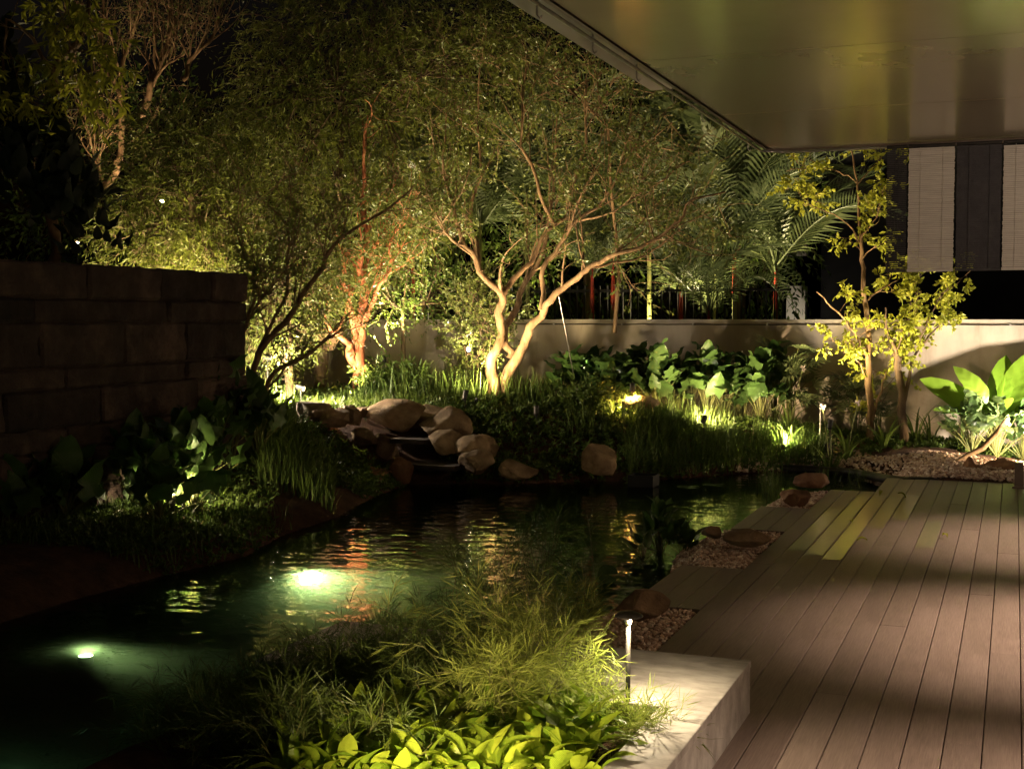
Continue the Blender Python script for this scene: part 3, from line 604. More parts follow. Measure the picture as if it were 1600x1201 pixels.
def blades(mb, base, h, w, lean, curl, seg=4, az=None):
    """curved grass blades"""
    n = len(base); az = rng.uniform(0, 6.283, n) if az is None else az; o = np.stack([np.cos(az), np.sin(az), 0*az], -1); s = np.stack([-np.sin(az), np.cos(az), 0*az], -1)
    h = np.broadcast_to(h, (n,)); w = np.broadcast_to(w, (n,)); lean = np.broadcast_to(lean, (n,)); curl = np.broadcast_to(curl, (n,)); t = np.linspace(0, 1, seg+1)
    out = (lean[:, None]*t+curl[:, None]*t**2.2)*h[:, None]; up = h[:, None]*(t-.45*curl[:, None]*t**3)
    c = base[:, None]+o[:, None]*out[..., None]; c[..., 2] += up
    ww = w[:, None]*(1-t**2.5*.92)*.5; V = np.stack([c-s[:, None]*ww[..., None], c+s[:, None]*ww[..., None]], 2).reshape(-1, 3)
    F = np.array([[2*i, 2*i+1, 2*i+3, 2*i+2] for i in range(seg)])[None]+2*(seg+1)*np.arange(n)[:, None, None]
    return mb.add(V, F.reshape(-1, 4))
def leafmesh(name, prof, L=1., n=7, fold=.18, curve=.5, wave=0., heart=0.):
    """single leaf along +Y, origin at the stalk, unit length"""
    t = np.linspace(0, 1, n+1); w = np.array([prof(q) for q in t]); y = t*1.0; z = curve*.5*np.sin(t*math.pi*.7)*.5-curve*.55*t**2
    V = []
    for i in range(n+1):
        wv = wave*math.sin(i*2.4)
        for s in (-1, -.5, 0, .5, 1): V.append([s*w[i], y[i]-heart*abs(s)**1.5*(1-t[i])**3, z[i]+fold*abs(s)*w[i]+wv*s*s*w[i]])
    return MB().add(np.array(V)*L, quads(n+1, 5)).mesh(name, True)
lan = lambda q: .17*math.sin(math.pi*min(1, q*.97+.03)**.8)**.9+.004
ovate = lambda q: .30*math.sin(math.pi*(q*.97+.03)**.62)**.8+.004
hrt = lambda q: .40*(math.sin(math.pi*(q*.93+.07)**.58)**.75)*(1 if q < 1 else .05)
pad = lambda q: .19*math.sin(math.pi*(q*.96+.04)**.9)**.6+.004
LM = {'lance': [leafmesh('leaf', lan, curve=c, wave=w, fold=f) for c, w, f in ((.5, .03, .25), (.9, .05, .35), (.2, .04, .15))],
      'ovate': [leafmesh('leaf', ovate, curve=c, wave=w) for c, w in ((.4, .06), (.8, .1), (.15, .05))],
      'heart': [leafmesh('leaf', hrt, curve=c, wave=w, heart=.22) for c, w in ((.5, .3), (1.1, .45), (.15, .35))],
      'paddle': [leafmesh('leaf', pad, curve=c, wave=w, n=9) for c, w in ((.35, .05), (.7, .08), (.1, .04))]}
matted = {}
def leafm(kind, i, mat):
    k = (kind, i % 3, mat)
    if k not in matted:
        m = LM[kind][i % 3].copy(); m.materials.clear(); m.materials.append(M[mat]); matted[k] = m
    return matted[k]
def plant(pos, kind, mat, label, n=9, h=.3, size=.2, spread=.5, name='leafy_plant', cat='plant', group=None, tilt=(.2, 1.1), stem=True, stemmat=None, seed=0, az=None, rsz=.25, lname='leaf'):
    r = random.Random(seed+int(abs(pos[0])*1000)+int(abs(pos[1])*7000)); e = empty(name, pos, 0); tag(e, label, cat, group); sm = MB()
    for i in range(n):
        a = (i*2.4+r.uniform(-.4, .4)) if az is None else az[i]; ti = r.uniform(*tilt); rad = spread*(i+1)/n*r.uniform(.5, 1.1)
        z = h*(1-.55*(i/n))*r.uniform(.75, 1.15)
        tip = Vector((math.cos(a)*rad, math.sin(a)*rad, z)); o = link(lname, leafm(kind, r.randrange(3), mat), None, e)
        o.location = tip; s = size*r.uniform(1-rsz, 1+rsz); o.scale = (s, s, s)
        o.rotation_euler = Euler((math.pi/2-ti, r.uniform(-.35, .35), a-math.pi/2), 'XYZ')
        if stem: sm.tube([(0, 0, 0), tip*.5+Vector((0, 0, z*.12)), tip], [.010*size/.3, .007*size/.3, .004*size/.3], 5, False)
    if stem: sm.obj('stem', stemmat or M['palm_green'], e, True)
    return e

# ------------------------------------------------------------ trees
def limbtree(name, label, limbs, bark, leafmat_, n1=7, n2=5, l1=1.0, l2=.45, spr=(8, .22, .055, .018), droop=.25, cat='tree', group=None, upbias=.5, two=False, extra=None, seed=1, density=1, keep=None, wig=1., rmin=.010):
    """limbs: polylines [(px,py,D,radius_m)...]; side branches and sprigs are grown from them"""
    r = np.random.default_rng(seed); wood = MB(); tips = []; dirs = []; b0 = P(*limbs[0][0][:3]); b0[2] = min(b0[2], float(hgt(b0[0], b0[1]))+.1)
    e = empty(name, b0); tag(e, label, cat, group)
    def crv(pts, k=4):
        p = np.array(pts, float); out = []
        for i in range(len(p)-1):
            a = p[max(i-1, 0)]; b = p[i]; c = p[i+1]; d = p[min(i+2, len(p)-1)]
            for t in np.arange(k)/k: out.append(.5*((2*b)+(c-a)*t+(2*a-5*b+4*c-d)*t*t+(3*b-a-3*c+d)*t**3))
        out.append(p[-1]); return np.array(out)
    for li, L in enumerate(limbs):
        q = crv([[*P(a, b, D), rr] for a, b, D, rr in L]); ph = r.uniform(0, 6, 4); tt_ = np.arange(len(q)); am = wig*np.minimum(.035, .5*q[:, 3]+.012)[:, None]; q[1:, :3] += (am*np.stack([np.sin(tt_*.9+ph[0]), np.sin(tt_*1.1+ph[1]), .4*np.sin(tt_*.7+ph[2])], 1)+r.normal(0, .008, (len(q), 3)))[1:]
        wood.tube(q[:, :3], np.maximum(q[:, 3]*1.08, rmin)*(1+r.normal(0, .05, len(q))), 9)
        ln = len(q); m = max(1, int(n1*density))
        for j in range(m):
            i = int(r.uniform(.35, 1)*(ln-1)); p = q[i, :3]; t = q[min(i+1, ln-1), :3]-q[max(i-1, 0), :3]; t = t/np.linalg.norm(t)
            d = t*.6+r.normal(0, .6, 3); d[2] += upbias; d /= np.linalg.norm(d)
            le = l1*r.uniform(.5, 1.2); pp = [p]; dd = d.copy(); r0 = min(q[i, 3]*.5, .022)
            for k in range(6):
                dd = dd+r.normal(0, .13, 3); dd[2] += .05; dd /= np.linalg.norm(dd); pp.append(pp[-1]+dd*le/6)
            pp = np.array(pp)
            if keep is not None and not keep(pp[-1]): continue
            wood.tube(pp, np.linspace(r0, .004, 7), 5, False)
            for k in range(n2):
                i2 = int(r.integers(2, 7)); d2 = dd*.5+r.normal(0, .7, 3); d2[2] += upbias*.5; d2 /= np.linalg.norm(d2); p2 = [pp[i2]]; l_ = l2*r.uniform(.4, 1.2)
                for k2 in range(4):
                    d2 = d2+r.normal(0, .2, 3); d2 /= np.linalg.norm(d2); p2.append(p2[-1]+d2*l_/4)
                p2 = np.array(p2); wood.tube(p2, np.linspace(.005, .0018, 5), 3, False)
                for k2 in (1, 2, 3, 4):
                    tips.append(p2[k2]); dirs.append(d2+r.normal(0, .5, 3))
    wood.obj('trunk', M[bark], e, True, local=True)
    tips = np.array(tips); dirs = np.array(dirs)
    lf = MB(); sprigs(lf, None, tips, dirs, spr[0], spr[1]*rng.uniform(.6, 1.2, len(tips)), spr[2], spr[3], droop, two=two)
    if extra: extra(lf)
    lf.obj('crown', M[leafmat_], e, local=True)
    return e
# central multi-stemmed tree
T1 = [[(772, 628, 16, .10), (769, 590, 16, .085), (775, 545, 16, .07), (784, 500, 16, .065), (781, 462, 15.9, .055), (752, 425, 15.8, .04), (728, 385, 15.7, .032), (715, 350, 15.6, .028), (700, 300, 15.6, .022), (692, 240, 15.6, .016), (697, 180, 15.6, .010)],
      [(781, 462, 15.9, .05), (800, 440, 16.1, .04), (826, 410, 16.2, .035), (858, 360, 16.3, .032), (884, 329, 16.4, .028), (905, 255, 16.4, .022), (917, 203, 16.4, .016), (912, 140, 16.4, .010)],
      [(866, 357, 16.3, .025), (845, 301, 16, .022), (821, 245, 15.9, .02), (814, 210, 15.8, .016), (818, 150, 15.8, .011), (824, 90, 15.8, .007)],
      [(789, 618, 16, .085), (802, 560, 16, .08), (830, 522, 15.9, .065), (845, 484, 15.8, .055), (880, 452, 15.6, .045), (915, 421, 15.4, .038), (950, 404, 15.2, .03), (1013, 381, 15, .022), (1059, 346, 14.9, .018), (1080, 315, 14.8, .013), (1130, 300, 14.8, .008)],
      [(845, 484, 15.8, .04), (848, 430, 15.9, .034), (872, 385, 15.9, .028), (905, 345, 15.8, .024), (954, 297, 15.6, .018), (985, 240, 15.5, .012), (1010, 190, 15.5, .008)],
      [(797, 560, 16.1, .06), (793, 510, 16.2, .055), (812, 462, 16.5, .045), (842, 405, 16.7, .03), (865, 300, 17, .02), (870, 180, 17, .01)],
      [(752, 425, 15.8, .03), (742, 380, 16, .025), (738, 320, 16.2, .022), (752, 250, 16.4, .016), (745, 170, 16.5, .01), (752, 90, 16.5, .007)],
      [(915, 421, 15.4, .025), (960, 410, 15.6, .018), (1010, 400, 15.8, .012), (1050, 370, 16, .007)],
      [(728, 385, 15.7, .02), (700, 370, 15.4, .015), (680, 330, 15.2, .01)], [(905, 345, 15.8, .018), (960, 330, 15.4, .012), (1020, 290, 15.2, .008), (1080, 250, 15, .006)]]
T1 = [[(a, b, c, d*(.80 if d > .03 else .9)) for a, b, c, d in L] for L in T1]
limbtree('multi_stem_tree', 'large spreading multi-stemmed tree with pale twisting limbs, lit from below in the centre', T1, 'bark', 'small_leaf', n1=11, n2=6, l1=1.0, l2=.45, spr=(3, .16, .07, .036), two=True, group=None, seed=4)
lo = MB()   # leafy side shoots on the left of its trunk
T2 = [[(563, 606, 16.4, .085), (559, 564, 16.4, .07), (563, 512, 16.4, .062), (565, 435, 16.4, .052), (566, 390, 16.4, .045), (572, 320, 16.5, .03), (566, 250, 16.5, .018), (575, 180, 16.5, .01)],
      [(560, 585, 16.35, .05), (549, 557, 16.3, .045), (550, 515, 16.3, .038), (549, 456, 16.2, .03), (540, 448, 16.2, .024), (536, 400, 16.2, .016), (520, 350, 16.2, .01)],
      [(549, 557, 16.3, .04), (538, 530, 16.2, .034), (514, 512, 16, .022), (505, 495, 16, .016), (490, 470, 16, .01)],
      [(566, 540, 16.4, .045), (570, 505, 16.3, .036), (587, 459, 16.2, .026), (605, 430, 16.2, .02), (612, 395, 16.2, .014), (620, 340, 16.2, .008)],
      [(565, 470, 16.4, .03), (575, 400, 16.6, .02), (600, 360, 16.7, .012), (622, 310, 16.8, .008)]]
limbtree('red_bark_tree', 'slim tree with glowing red-orange bark and forked trunk left of the centre tree', T2, 'bark_red', 'small_leaf', n1=8, n2=5, l1=.7, l2=.4, spr=(7, .16, .055, .024), seed=9)
T3 = [[(384, 668, 13.4, .06), (396, 640, 13.4, .05), (412, 610, 13.5, .045), (447, 572, 13.6, .035), (500, 540, 13.8, .02), (540, 510, 14, .012)],
      [(372, 655, 13.2, .07), (378, 600, 13.2, .055), (398, 572, 13.2, .05), (432, 515, 13.2, .045), (475, 463, 13.1, .04), (500, 421, 13.1, .032), (520, 385, 13.1, .026), (598, 330, 13.1, .016), (650, 290, 13.1, .008)],
      [(378, 600, 13.2, .04), (374, 550, 13.3, .034), (385, 500, 13.4, .028), (398, 455, 13.5, .022), (382, 400, 13.6, .016), (360, 340, 13.6, .01)],
      [(398, 572, 13.2, .035), (440, 470, 13.5, .026), (450, 420, 13.6, .02), (445, 350, 13.7, .014), (400, 300, 13.7, .009)],
      [(385, 500, 13.4, .022), (410, 470, 13.3, .018), (425, 445, 13.3, .012), (470, 400, 13.3, .008)]]
T3 = [[(a, b, c, d*(.62 if d > .02 else .8)) for a, b, c, d in L] for L in T3]
limbtree('leaning_tree', 'dark-limbed tree leaning right over the bank at the end of the block wall', T3, 'bark', 'fine_leaf', n1=12, n2=6, l1=.8, l2=.4, spr=(5, .16, .06, .016), seed=12)
T4 = [[(160, 300, 17.5, .05), (178, 265, 17.5, .045), (190, 235, 17.5, .04), (188, 120, 17.6, .03), (215, 20, 17.7, .018), (220, -60, 17.7, .01)],
      [(222, 182, 17.2, .045), (232, 140, 17.2, .04), (245, 110, 17.2, .035), (270, 40, 17.2, .024), (300, -30, 17.2, .014)],
      [(285, 125, 17, .035), (300, 95, 17, .03), (330, 55, 17, .02), (350, 0, 17, .01)], [(188, 150, 17.5, .02), (160, 80, 17.5, .016), (165, 0, 17.5, .01)], [(245, 110, 17.2, .02), (240, 40, 17.2, .015), (235, -30, 17.2, .008)],
      [(165, 300, 17.5, .025), (150, 250, 17.5, .02), (140, 205, 17.5, .012)], [(232, 140, 17.2, .02), (262, 100, 17.1, .014), (290, 85, 17.1, .008)]]
limbtree('bare_twig_tree', 'sparse tall tree of thin upright twigs at the upper left against the black sky', T4, 'bark', 'small_leaf', n1=14, n2=7, l1=1.1, l2=.6, spr=(2, .14, .05, .018), seed=15, upbias=.9)
def clump(cs, n, spr, droop, seed, mat, label, trunk, name='weeping_tree', bark='bark_dark', shell=.35, stems=True, cat='tree', group=None, two=False):
    """crown of drooping sprigs filling ellipsoids given in pixels: (px,py,D,rx_px,ry_px,rd_m)"""
    r = np.random.default_rng(seed); wood = MB(); lf = MB(); b0 = P(*trunk[0][0][:3]); e = empty(name, b0); tag(e, label, cat, group)
    for L in trunk:
        q = np.array([P(a, b, D) for a, b, D, rr in L]); wood.tube(q, [w[3] for w in L], 8)
    tot = sum(c[3]*c[4] for c in cs)
    for (px, py, D, rx, ry, rd) in cs:
        m = int(n*rx*ry/tot); u = unit(r.normal(size=(m, 3)))*(r.random((m, 1))**(shell)); c = P(px, py, D)
        k = .5+.5*np.sin(u[:, 0]*7+seed)*np.sin(u[:, 2]*6+u[:, 1]*5); u = u[r.random(m) < .35+.65*k]; m = len(u)
        b = c+Rt*(u[:, :1]*rx/FPX*D)+Fh*(u[:, 1:2]*rd)+Zz*(u[:, 2:]*ry/FPX*D)
        ax = unit(b-c+r.normal(0, .25, (m, 3))+np.array([0, 0, .2]))
        sprigs(lf, wood if stems else None, b, ax, spr[0], spr[1]*r.uniform(.6, 1.3, m), spr[2], spr[3], droop, .7, two, .0035)
        for _ in range(int(10*rx*ry/9000)+5):
            a0 = P(*trunk[0][-1][:3]); t_ = b[r.integers(m)]; mid = (a0*.3+t_*.7)+r.normal(0, .15, 3); mid[2] += .1
            wood.tube([a0, c*.6+a0*.4, (c+mid)/2+r.normal(0, .1, 3), mid, t_], [.016, .014, .011, .007, .003], 5, False)
    wood.obj('trunk', M[bark], e, True, local=True); lf.obj('crown', M[mat], e, local=True); return e
clump([(520, 120, 17.6, 150, 140, 1.3), (640, 190, 17.3, 100, 160, 1.1), (450, 250, 17.2, 110, 120, 1.1), (560, 330, 17.4, 130, 90, 1.1), (600, 30, 17.8, 170, 90, 1.2), (740, 90, 17.6, 110, 100, 1.1), (800, 60, 17.9, 70, 60, .8), (430, 150, 17.4, 60, 100, .8)], 6500, (8, .32, .10, .017), .55, 3, 'fine_leaf',
      'tall weeping tree with a mass of fine drooping leaves, upper centre left', [[(500, 620, 17.4, .10), (505, 500, 17.4, .085), (520, 380, 17.4, .07), (530, 260, 17.4, .05), (540, 160, 17.5, .03)], [(510, 450, 17.4, .05), (590, 330, 17.3, .035), (630, 240, 17.3, .02)]])
clump([(270, 300, 15.8, 100, 120, .9), (230, 380, 15.6, 80, 80, .8), (360, 330, 15.9, 110, 130, .9), (300, 210, 16.2, 90, 60, .7), (330, 420, 15.6, 100, 60, .8)], 4300, (8, .28, .09, .016), .5, 5, 'fine_leaf',
      'bushy fine-leaved tree behind the block wall, left', [[(300, 620, 15.8, .08), (305, 480, 15.8, .07), (300, 380, 15.8, .05), (300, 300, 15.8, .03)]])
clump([(420, 470, 15.2, 90, 90, .7), (480, 400, 15.6, 90, 70, .8), (400, 560, 15.4, 60, 60, .6), (520, 450, 16.8, 60, 60, .6)], 2200, (7, .24, .075, .022), .4, 8, 'small_leaf',
      'brightly lit yellow-green small-leaved tree right of the block wall end', [[(455, 640, 15.4, .06), (450, 560, 15.4, .05), (450, 480, 15.4, .04), (455, 400, 15.4, .02)]])
clump([(745, 500, 16.9, 50, 80, .5), (770, 470, 17.0, 50, 60, .5), (735, 570, 16.8, 36, 40, .4)], 900, (7, .2, .055, .03), .15, 11, 'small_leaf', 'bright leafy bush glowing behind the trunk of the centre tree', [[(760, 620, 16.9, .04), (758, 540, 16.9, .02)]], name='leafy_bush', cat='bush', two=True)
clump([(640, 400, 17.9, 60, 80, .5), (600, 470, 17.8, 50, 60, .5), (690, 470, 17.8, 50, 60, .4)], 900, (7, .2, .05, .026), .2, 14, 'cover', 'dark shrub between the red trunk and the palms', [[(630, 560, 17.9, .04), (630, 480, 17.9, .02)]], name='shrub', cat='shrub', two=True)
clump([(930, 150, 17.3, 140, 90, .9), (1020, 240, 16.5, 90, 60, .6), (860, 110, 17.4, 80, 110, .8)], 650, (5, .2, .055, .03), .1, 19, 'small_leaf', 'twiggy small-leaved tree spreading under the canopy edge behind the centre tree', [[(960, 520, 17.2, .03), (968, 420, 17.2, .026), (955, 300, 17.2, .02), (950, 200, 17.2, .02)]], name='twiggy_tree', bark='bark', shell=.5)
# dark background thicket
for g_, lb in enumerate(('dark tree far behind at the left edge, above the block wall', 'dark tree far behind the bushy fine-leaved tree', 'dark tree far behind the red-barked tree', 'dark tree far behind the centre tree', 'dark tree far behind the palms, nearest the neighbouring building')):
    cs_ = [(60+i*95, 330-60*math.sin(i*1.3), 21.5+.3*(i % 2), 80, 240, 1.0) for i in range(13) if i*5//13 == g_]; xm = sum(c[0] for c in cs_)/len(cs_)
    clump(cs_, 1300, (7, .4, .13, .05), .3, 23+g_, 'cover', lb, [[(xm, 560, 21.5, .12), (xm+5, 450, 21.5, .09), (xm-4, 300, 21.5, .06)]], name='background_tree', shell=.6, group='dark trees closing the garden')

# yellow-leaved small trees on the right
def pxkeep(p): return True
T6 = [[(1361, 685, 15.6, .045), (1358, 640, 15.6, .04), (1358, 560, 15.6, .034), (1355, 500, 15.6, .03), (1348, 420, 15.6, .024), (1345, 370, 15.6, .02), (1341, 310, 15.6, .015), (1335, 262, 15.6, .011), (1330, 235, 15.6, .008)],
      [(1356, 560, 15.6, .02), (1345, 540, 15.5, .016), (1335, 520, 15.4, .012), (1300, 480, 15.3, .009), (1275, 455, 15.2, .006)], [(1352, 470, 15.6, .012), (1380, 450, 15.5, .009), (1405, 435, 15.5, .005)],
      [(1345, 380, 15.6, .01), (1325, 350, 15.6, .008), (1280, 325, 15.6, .005), (1255, 318, 15.6, .003)], [(1345, 375, 15.6, .01), (1368, 340, 15.5, .007), (1378, 330, 15.5, .003)],
      [(1338, 285, 15.6, .009), (1310, 268, 15.6, .007), (1270, 262, 15.6, .005), (1230, 268, 15.6, .003)], [(1338, 290, 15.6, .008), (1360, 265, 15.6, .006), (1372, 250, 15.6, .003)],
      [(1361, 670, 15.6, .018), (1375, 610, 15.7, .012), (1386, 580, 15.7, .006)], [(1357, 600, 15.6, .014), (1340, 560, 15.5, .01), (1330, 530, 15.4, .006)]]
limbtree('slender_yellow_tree', 'slender upright tree with yellow-green leaves in front of the beige wall, under the canopy corner', T6, 'bark', 'yellow_leaf', n1=4, n2=4, l1=.34, l2=.22, spr=(5, .14, .075, .052), two=True, seed=21, group='yellow-leaved trees by the wall', upbias=.2, droop=.35, density=.8, wig=.3, rmin=.005)
T7 = [[(1412, 690, 15.3, .05), (1410, 640, 15.3, .045), (1406, 590, 15.3, .04), (1402, 560, 15.3, .028), (1388, 520, 15.3, .015), (1384, 480, 15.3, .008)], [(1408, 650, 15.3, .025), (1420, 590, 15.3, .02), (1432, 550, 15.3, .016), (1460, 515, 15.2, .01), (1490, 490, 15.1, .006)],
      [(1404, 575, 15.3, .02), (1412, 520, 15.4, .014), (1425, 480, 15.4, .009), (1440, 455, 15.4, .005)], [(1432, 550, 15.3, .012), (1450, 500, 15.2, .009), (1470, 462, 15.1, .006), (1495, 435, 15, .003)]]
limbtree('short_yellow_tree', 'shorter shaded tree with a few yellow-green branches right of the slender one', T7, 'bark_dark', 'yellow_leaf', n1=5, n2=4, l1=.32, l2=.22, spr=(6, .13, .07, .05), two=True, seed=22, group='yellow-leaved trees by the wall', upbias=.2, droop=.35, density=.8, wig=.3, rmin=.005)
# palmate yellow-green tree at the very top left and the dark shrub over the wall
T5 = [[(80, 420, 11.5, .05), (82, 300, 11.4, .045), (85, 180, 11.3, .04), (95, 92, 11.2, .036), (125, 60, 11.1, .026), (138, 20, 11, .018), (142, -30, 11, .01)], [(95, 92, 11.2, .02), (110, 84, 10.8, .012), (150, 82, 10.6, .007)], [(85, 120, 11.2, .02), (50, 60, 11, .014), (10, 30, 10.8, .008)], [(88, 150, 11.2, .015), (110, 120, 10.8, .01), (150, 112, 10.6, .006)], [(85, 180, 11.2, .014), (120, 170, 10.8, .008)], [(10, 30, 10.8, .01), (5, 80, 10.8, .008), (8, 110, 10.8, .005)]]
limbtree('drooping_leaf_tree', 'near tree with bright drooping yellow-green leaves at the top left corner', T5, 'bark', 'yellow_leaf', n1=3, n2=3, l1=.45, l2=.3, spr=(6, .16, .13, .036), two=True, seed=25, droop=.6, upbias=-.1)
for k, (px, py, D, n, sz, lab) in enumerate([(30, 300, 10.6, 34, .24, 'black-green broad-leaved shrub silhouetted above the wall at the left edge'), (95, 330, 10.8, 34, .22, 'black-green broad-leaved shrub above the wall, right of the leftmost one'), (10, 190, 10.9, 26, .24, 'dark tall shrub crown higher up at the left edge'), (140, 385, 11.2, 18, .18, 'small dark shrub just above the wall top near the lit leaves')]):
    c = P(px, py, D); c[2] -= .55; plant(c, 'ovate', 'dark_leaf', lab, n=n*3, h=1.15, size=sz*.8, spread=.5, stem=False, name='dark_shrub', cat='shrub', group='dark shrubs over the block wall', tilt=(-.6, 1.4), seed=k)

# ------------------------------------------------------------ palms
def frond_mesh(seed, L=1.5, nl=26, arch=.6, ll=.42):
    r = np.random.default_rng(seed); t = np.linspace(0, 1, 12); ra = MB(); c = np.stack([0*t, L*(t-.15*arch*t**2), L*(arch*.45*np.sin(t*2.2)-arch*.45*t**2)], -1)
    m = MB().tube(c, np.linspace(.012, .003, 12), 4, False)
    for i in range(nl):
        q = .12+.88*i/nl; p = np.array([np.interp(q, t, c[:, j]) for j in range(3)]); l = ll*math.sin(math.pi*(q*.8+.12))**.7*r.uniform(.9, 1.1)
        for s in (-1, 1):
            a = .75+.5*q; d = np.array([s*math.cos(a*.8), math.sin(a*.8), .25-.1*q]); d /= np.linalg.norm(d); e1 = p+d*l*.5; e2 = p+d*l-np.array([0, 0, l*r.uniform(.12, .3)])
            w = np.array([0, 1, .3])*.014
            V = [p-w*.4, p+w*.4, e1-w, e1+w, e2]; m.add(V, [[0, 1, 3, 2]]); m.add(V, [[2, 3, 4]])
    me = m.mesh('frond'); me.materials.append(M['frond']); return me
FR = [frond_mesh(i, L, nl, ar) for i, (L, nl, ar) in enumerate([(1.9, 34, .7), (1.7, 32, 1.0), (1.5, 30, .4)])]
def palm(px, D, topy, stem_z, label, nf=8, seed=0, s=1., red=True, lean=0):
    r = random.Random(seed); b = P(px, 600, D); b[2] = 0; top = P(px+lean, topy, D); e = empty('palm', b); tag(e, label, 'palm', 'palms behind the garden wall')
    h = top[2]; off = (top-b); off[2] = 0
    MB().tube([(0, 0, 0), tuple(off*.5)[:2]+(h*.5,), tuple(off)[:2]+(h-.5,)], [.04, .036, .032], 8).obj('stem', M['palm_green'], e, True)
    MB().tube([tuple(off*.97)[:2]+(max(h-1.0, .1),), tuple(off)[:2]+(h-.4,), tuple(off)[:2]+(h+.1,)], [.030, .034, .018], 8).obj('crownshaft', M['palm_red' if red else 'palm_green'], e, True)
    for i in range(nf):
        o = link('frond', FR[r.randrange(3)], None, e); o.location = (off[0], off[1], h-.05+r.uniform(-.1, .1)); k = s*r.uniform(.85, 1.15); o.scale = (k, k, k)
        o.rotation_euler = Euler((r.uniform(.15, 1.15), r.uniform(-.4, .4), i*6.283/nf+r.uniform(-.3, .3)), 'XYZ')
    return e
for k, (px, D, ty, lab, s, nf) in enumerate([(640, 19.8, 395, 'red-shafted palm behind the wall left of the centre tree', 1.0, 9), (663, 20.2, 330, 'taller red-shafted palm close beside the leftmost palm', 1.1, 9), (755, 19.5, 350, 'palm directly behind the trunk of the centre tree', 1.1, 9), (828, 19.4, 300, 'palm with tall pale fronds behind the upper limbs of the centre tree', 1.2, 9),
        (921, 19.2, 425, 'slim palm with a short red shaft just right of the centre tree', .8, 6), (953, 19.2, 420, 'slim palm with a red shaft, neighbour of the one by the centre tree', .8, 6), (1062, 19.0, 455, 'low palm with a broad upright pale frond over the wall', .85, 7), (1015, 20, 330, 'dark palm deep behind the wall between the slim and the low palms', 1.1, 8),
        (1147, 19.2, 385, 'full palm with a bright red shaft and large lit fronds right of the centre', 1.25, 13), (1120, 20.3, 290, 'tall palm whose crown reaches up to the canopy edge', 1.2, 10), (1205, 19.6, 420, 'palm at the right end of the palm row by the pale panel', 1.0, 9), (1110, 18.6, 490, 'small dark palm low over the wall left of the bright red shaft', .7, 7)]):
    palm(px, D, ty, 0, lab, nf+6, seed=k*3+1, s=s*1.3, red=k not in (2, 3, 7), lean=random.uniform(-8, 8))
# fan palms
def fan_mesh(seed, n=11):
    m = MB(); r = np.random.default_rng(seed)
    for i in range(n):
        a = (i-(n-1)/2)*.27+r.normal(0, .03); d = np.array([math.sin(a), math.cos(a), .0]); s = np.array([math.cos(a), -math.sin(a), 0])*.045; l = (1-.25*abs(a)/1.5)*r.uniform(.9, 1.1)
        V = [np.zeros(3), d*l*.55+s+[0, 0, .06], d*l*.55-s+[0, 0, .06], d*l+[0, 0, -.12]]
        m.add(V, [[0, 1, 2], [1, 3, 2]])
    me = m.mesh('fan_leaf'); me.materials.append(M['frond']); return me
FAN = [fan_mesh(i) for i in range(3)]
def fanpalm(px, py0, D, label, h=.9, n=24, size=.3, seed=0):
    r = random.Random(seed); b = ground(px, D); e = empty('fan_palm', b); tag(e, label, 'fan palm', 'small fan palms before the garden wall'); sm = MB()
    for i in range(n):
        a = r.uniform(0, 6.28); z = h*r.uniform(.35, 1.05); rad = .34*r.random()**.5*(1.15-z/h*.4); tip = Vector((math.cos(a)*rad, math.sin(a)*rad, z))
        o = link('fan_leaf', FAN[i % 3], None, e); o.location = tip; s = size*r.uniform(.75, 1.2); o.scale = (s, s, s); o.rotation_euler = Euler((r.uniform(-.2, .9), r.uniform(-.6, .6), a-math.pi/2), 'XYZ')
        sm.tube([(tip.x*.2, tip.y*.2, 0), (tip.x*.3, tip.y*.3, z*.7), tip], [.006, .005, .003], 4, False)
    sm.obj('stem', M['palm_green'], e)
fanpalm(1232, 0, 16.3, 'dark fan palm left of the big leaf shadow on the wall', 1.0, 34, .30, 1)
fanpalm(1338, 0, 16.4, 'green fan palm between the yellow trees and the lit lilies', .72, 30, .28, 2)
fanpalm(1372, 0, 16.5, 'low fan palm behind the slender yellow tree', .65, 18, .26, 3)

# ------------------------------------------------------------ broad-leaf row before the wall
lab = ['at the left end of the row, shaded', 'second from the left, deep shade', 'under the white spotlight', 'with two tall curled leaves', 'left of the orange glow', 'with a bright cupped leaf', 'just behind the orange glow', 'in the middle of the row', 'with leaning dark leaves', 'right of the middle', 'third from the right end', 'with wide pale leaves', 'right end next to the fan palm']
for k, px in enumerate([895, 925, 950, 975, 1000, 1025, 1050, 1080, 1105, 1130, 1160, 1190, 1212]):
    D = 16.4+.25*math.sin(k*2.1); b = ground(px, D); topz = P(px, 566-10*math.sin(k*1.7), D)[2]
    plant(b, 'heart', 'broad_leaf', 'broad-leaved plant in the row along the wall, '+lab[k], n=24, h=max(.45, topz-b[2]), size=.25, spread=.36, name='broad_leaf_plant', group='broad-leaved plants along the wall', tilt=(.1, 1.5), seed=k)
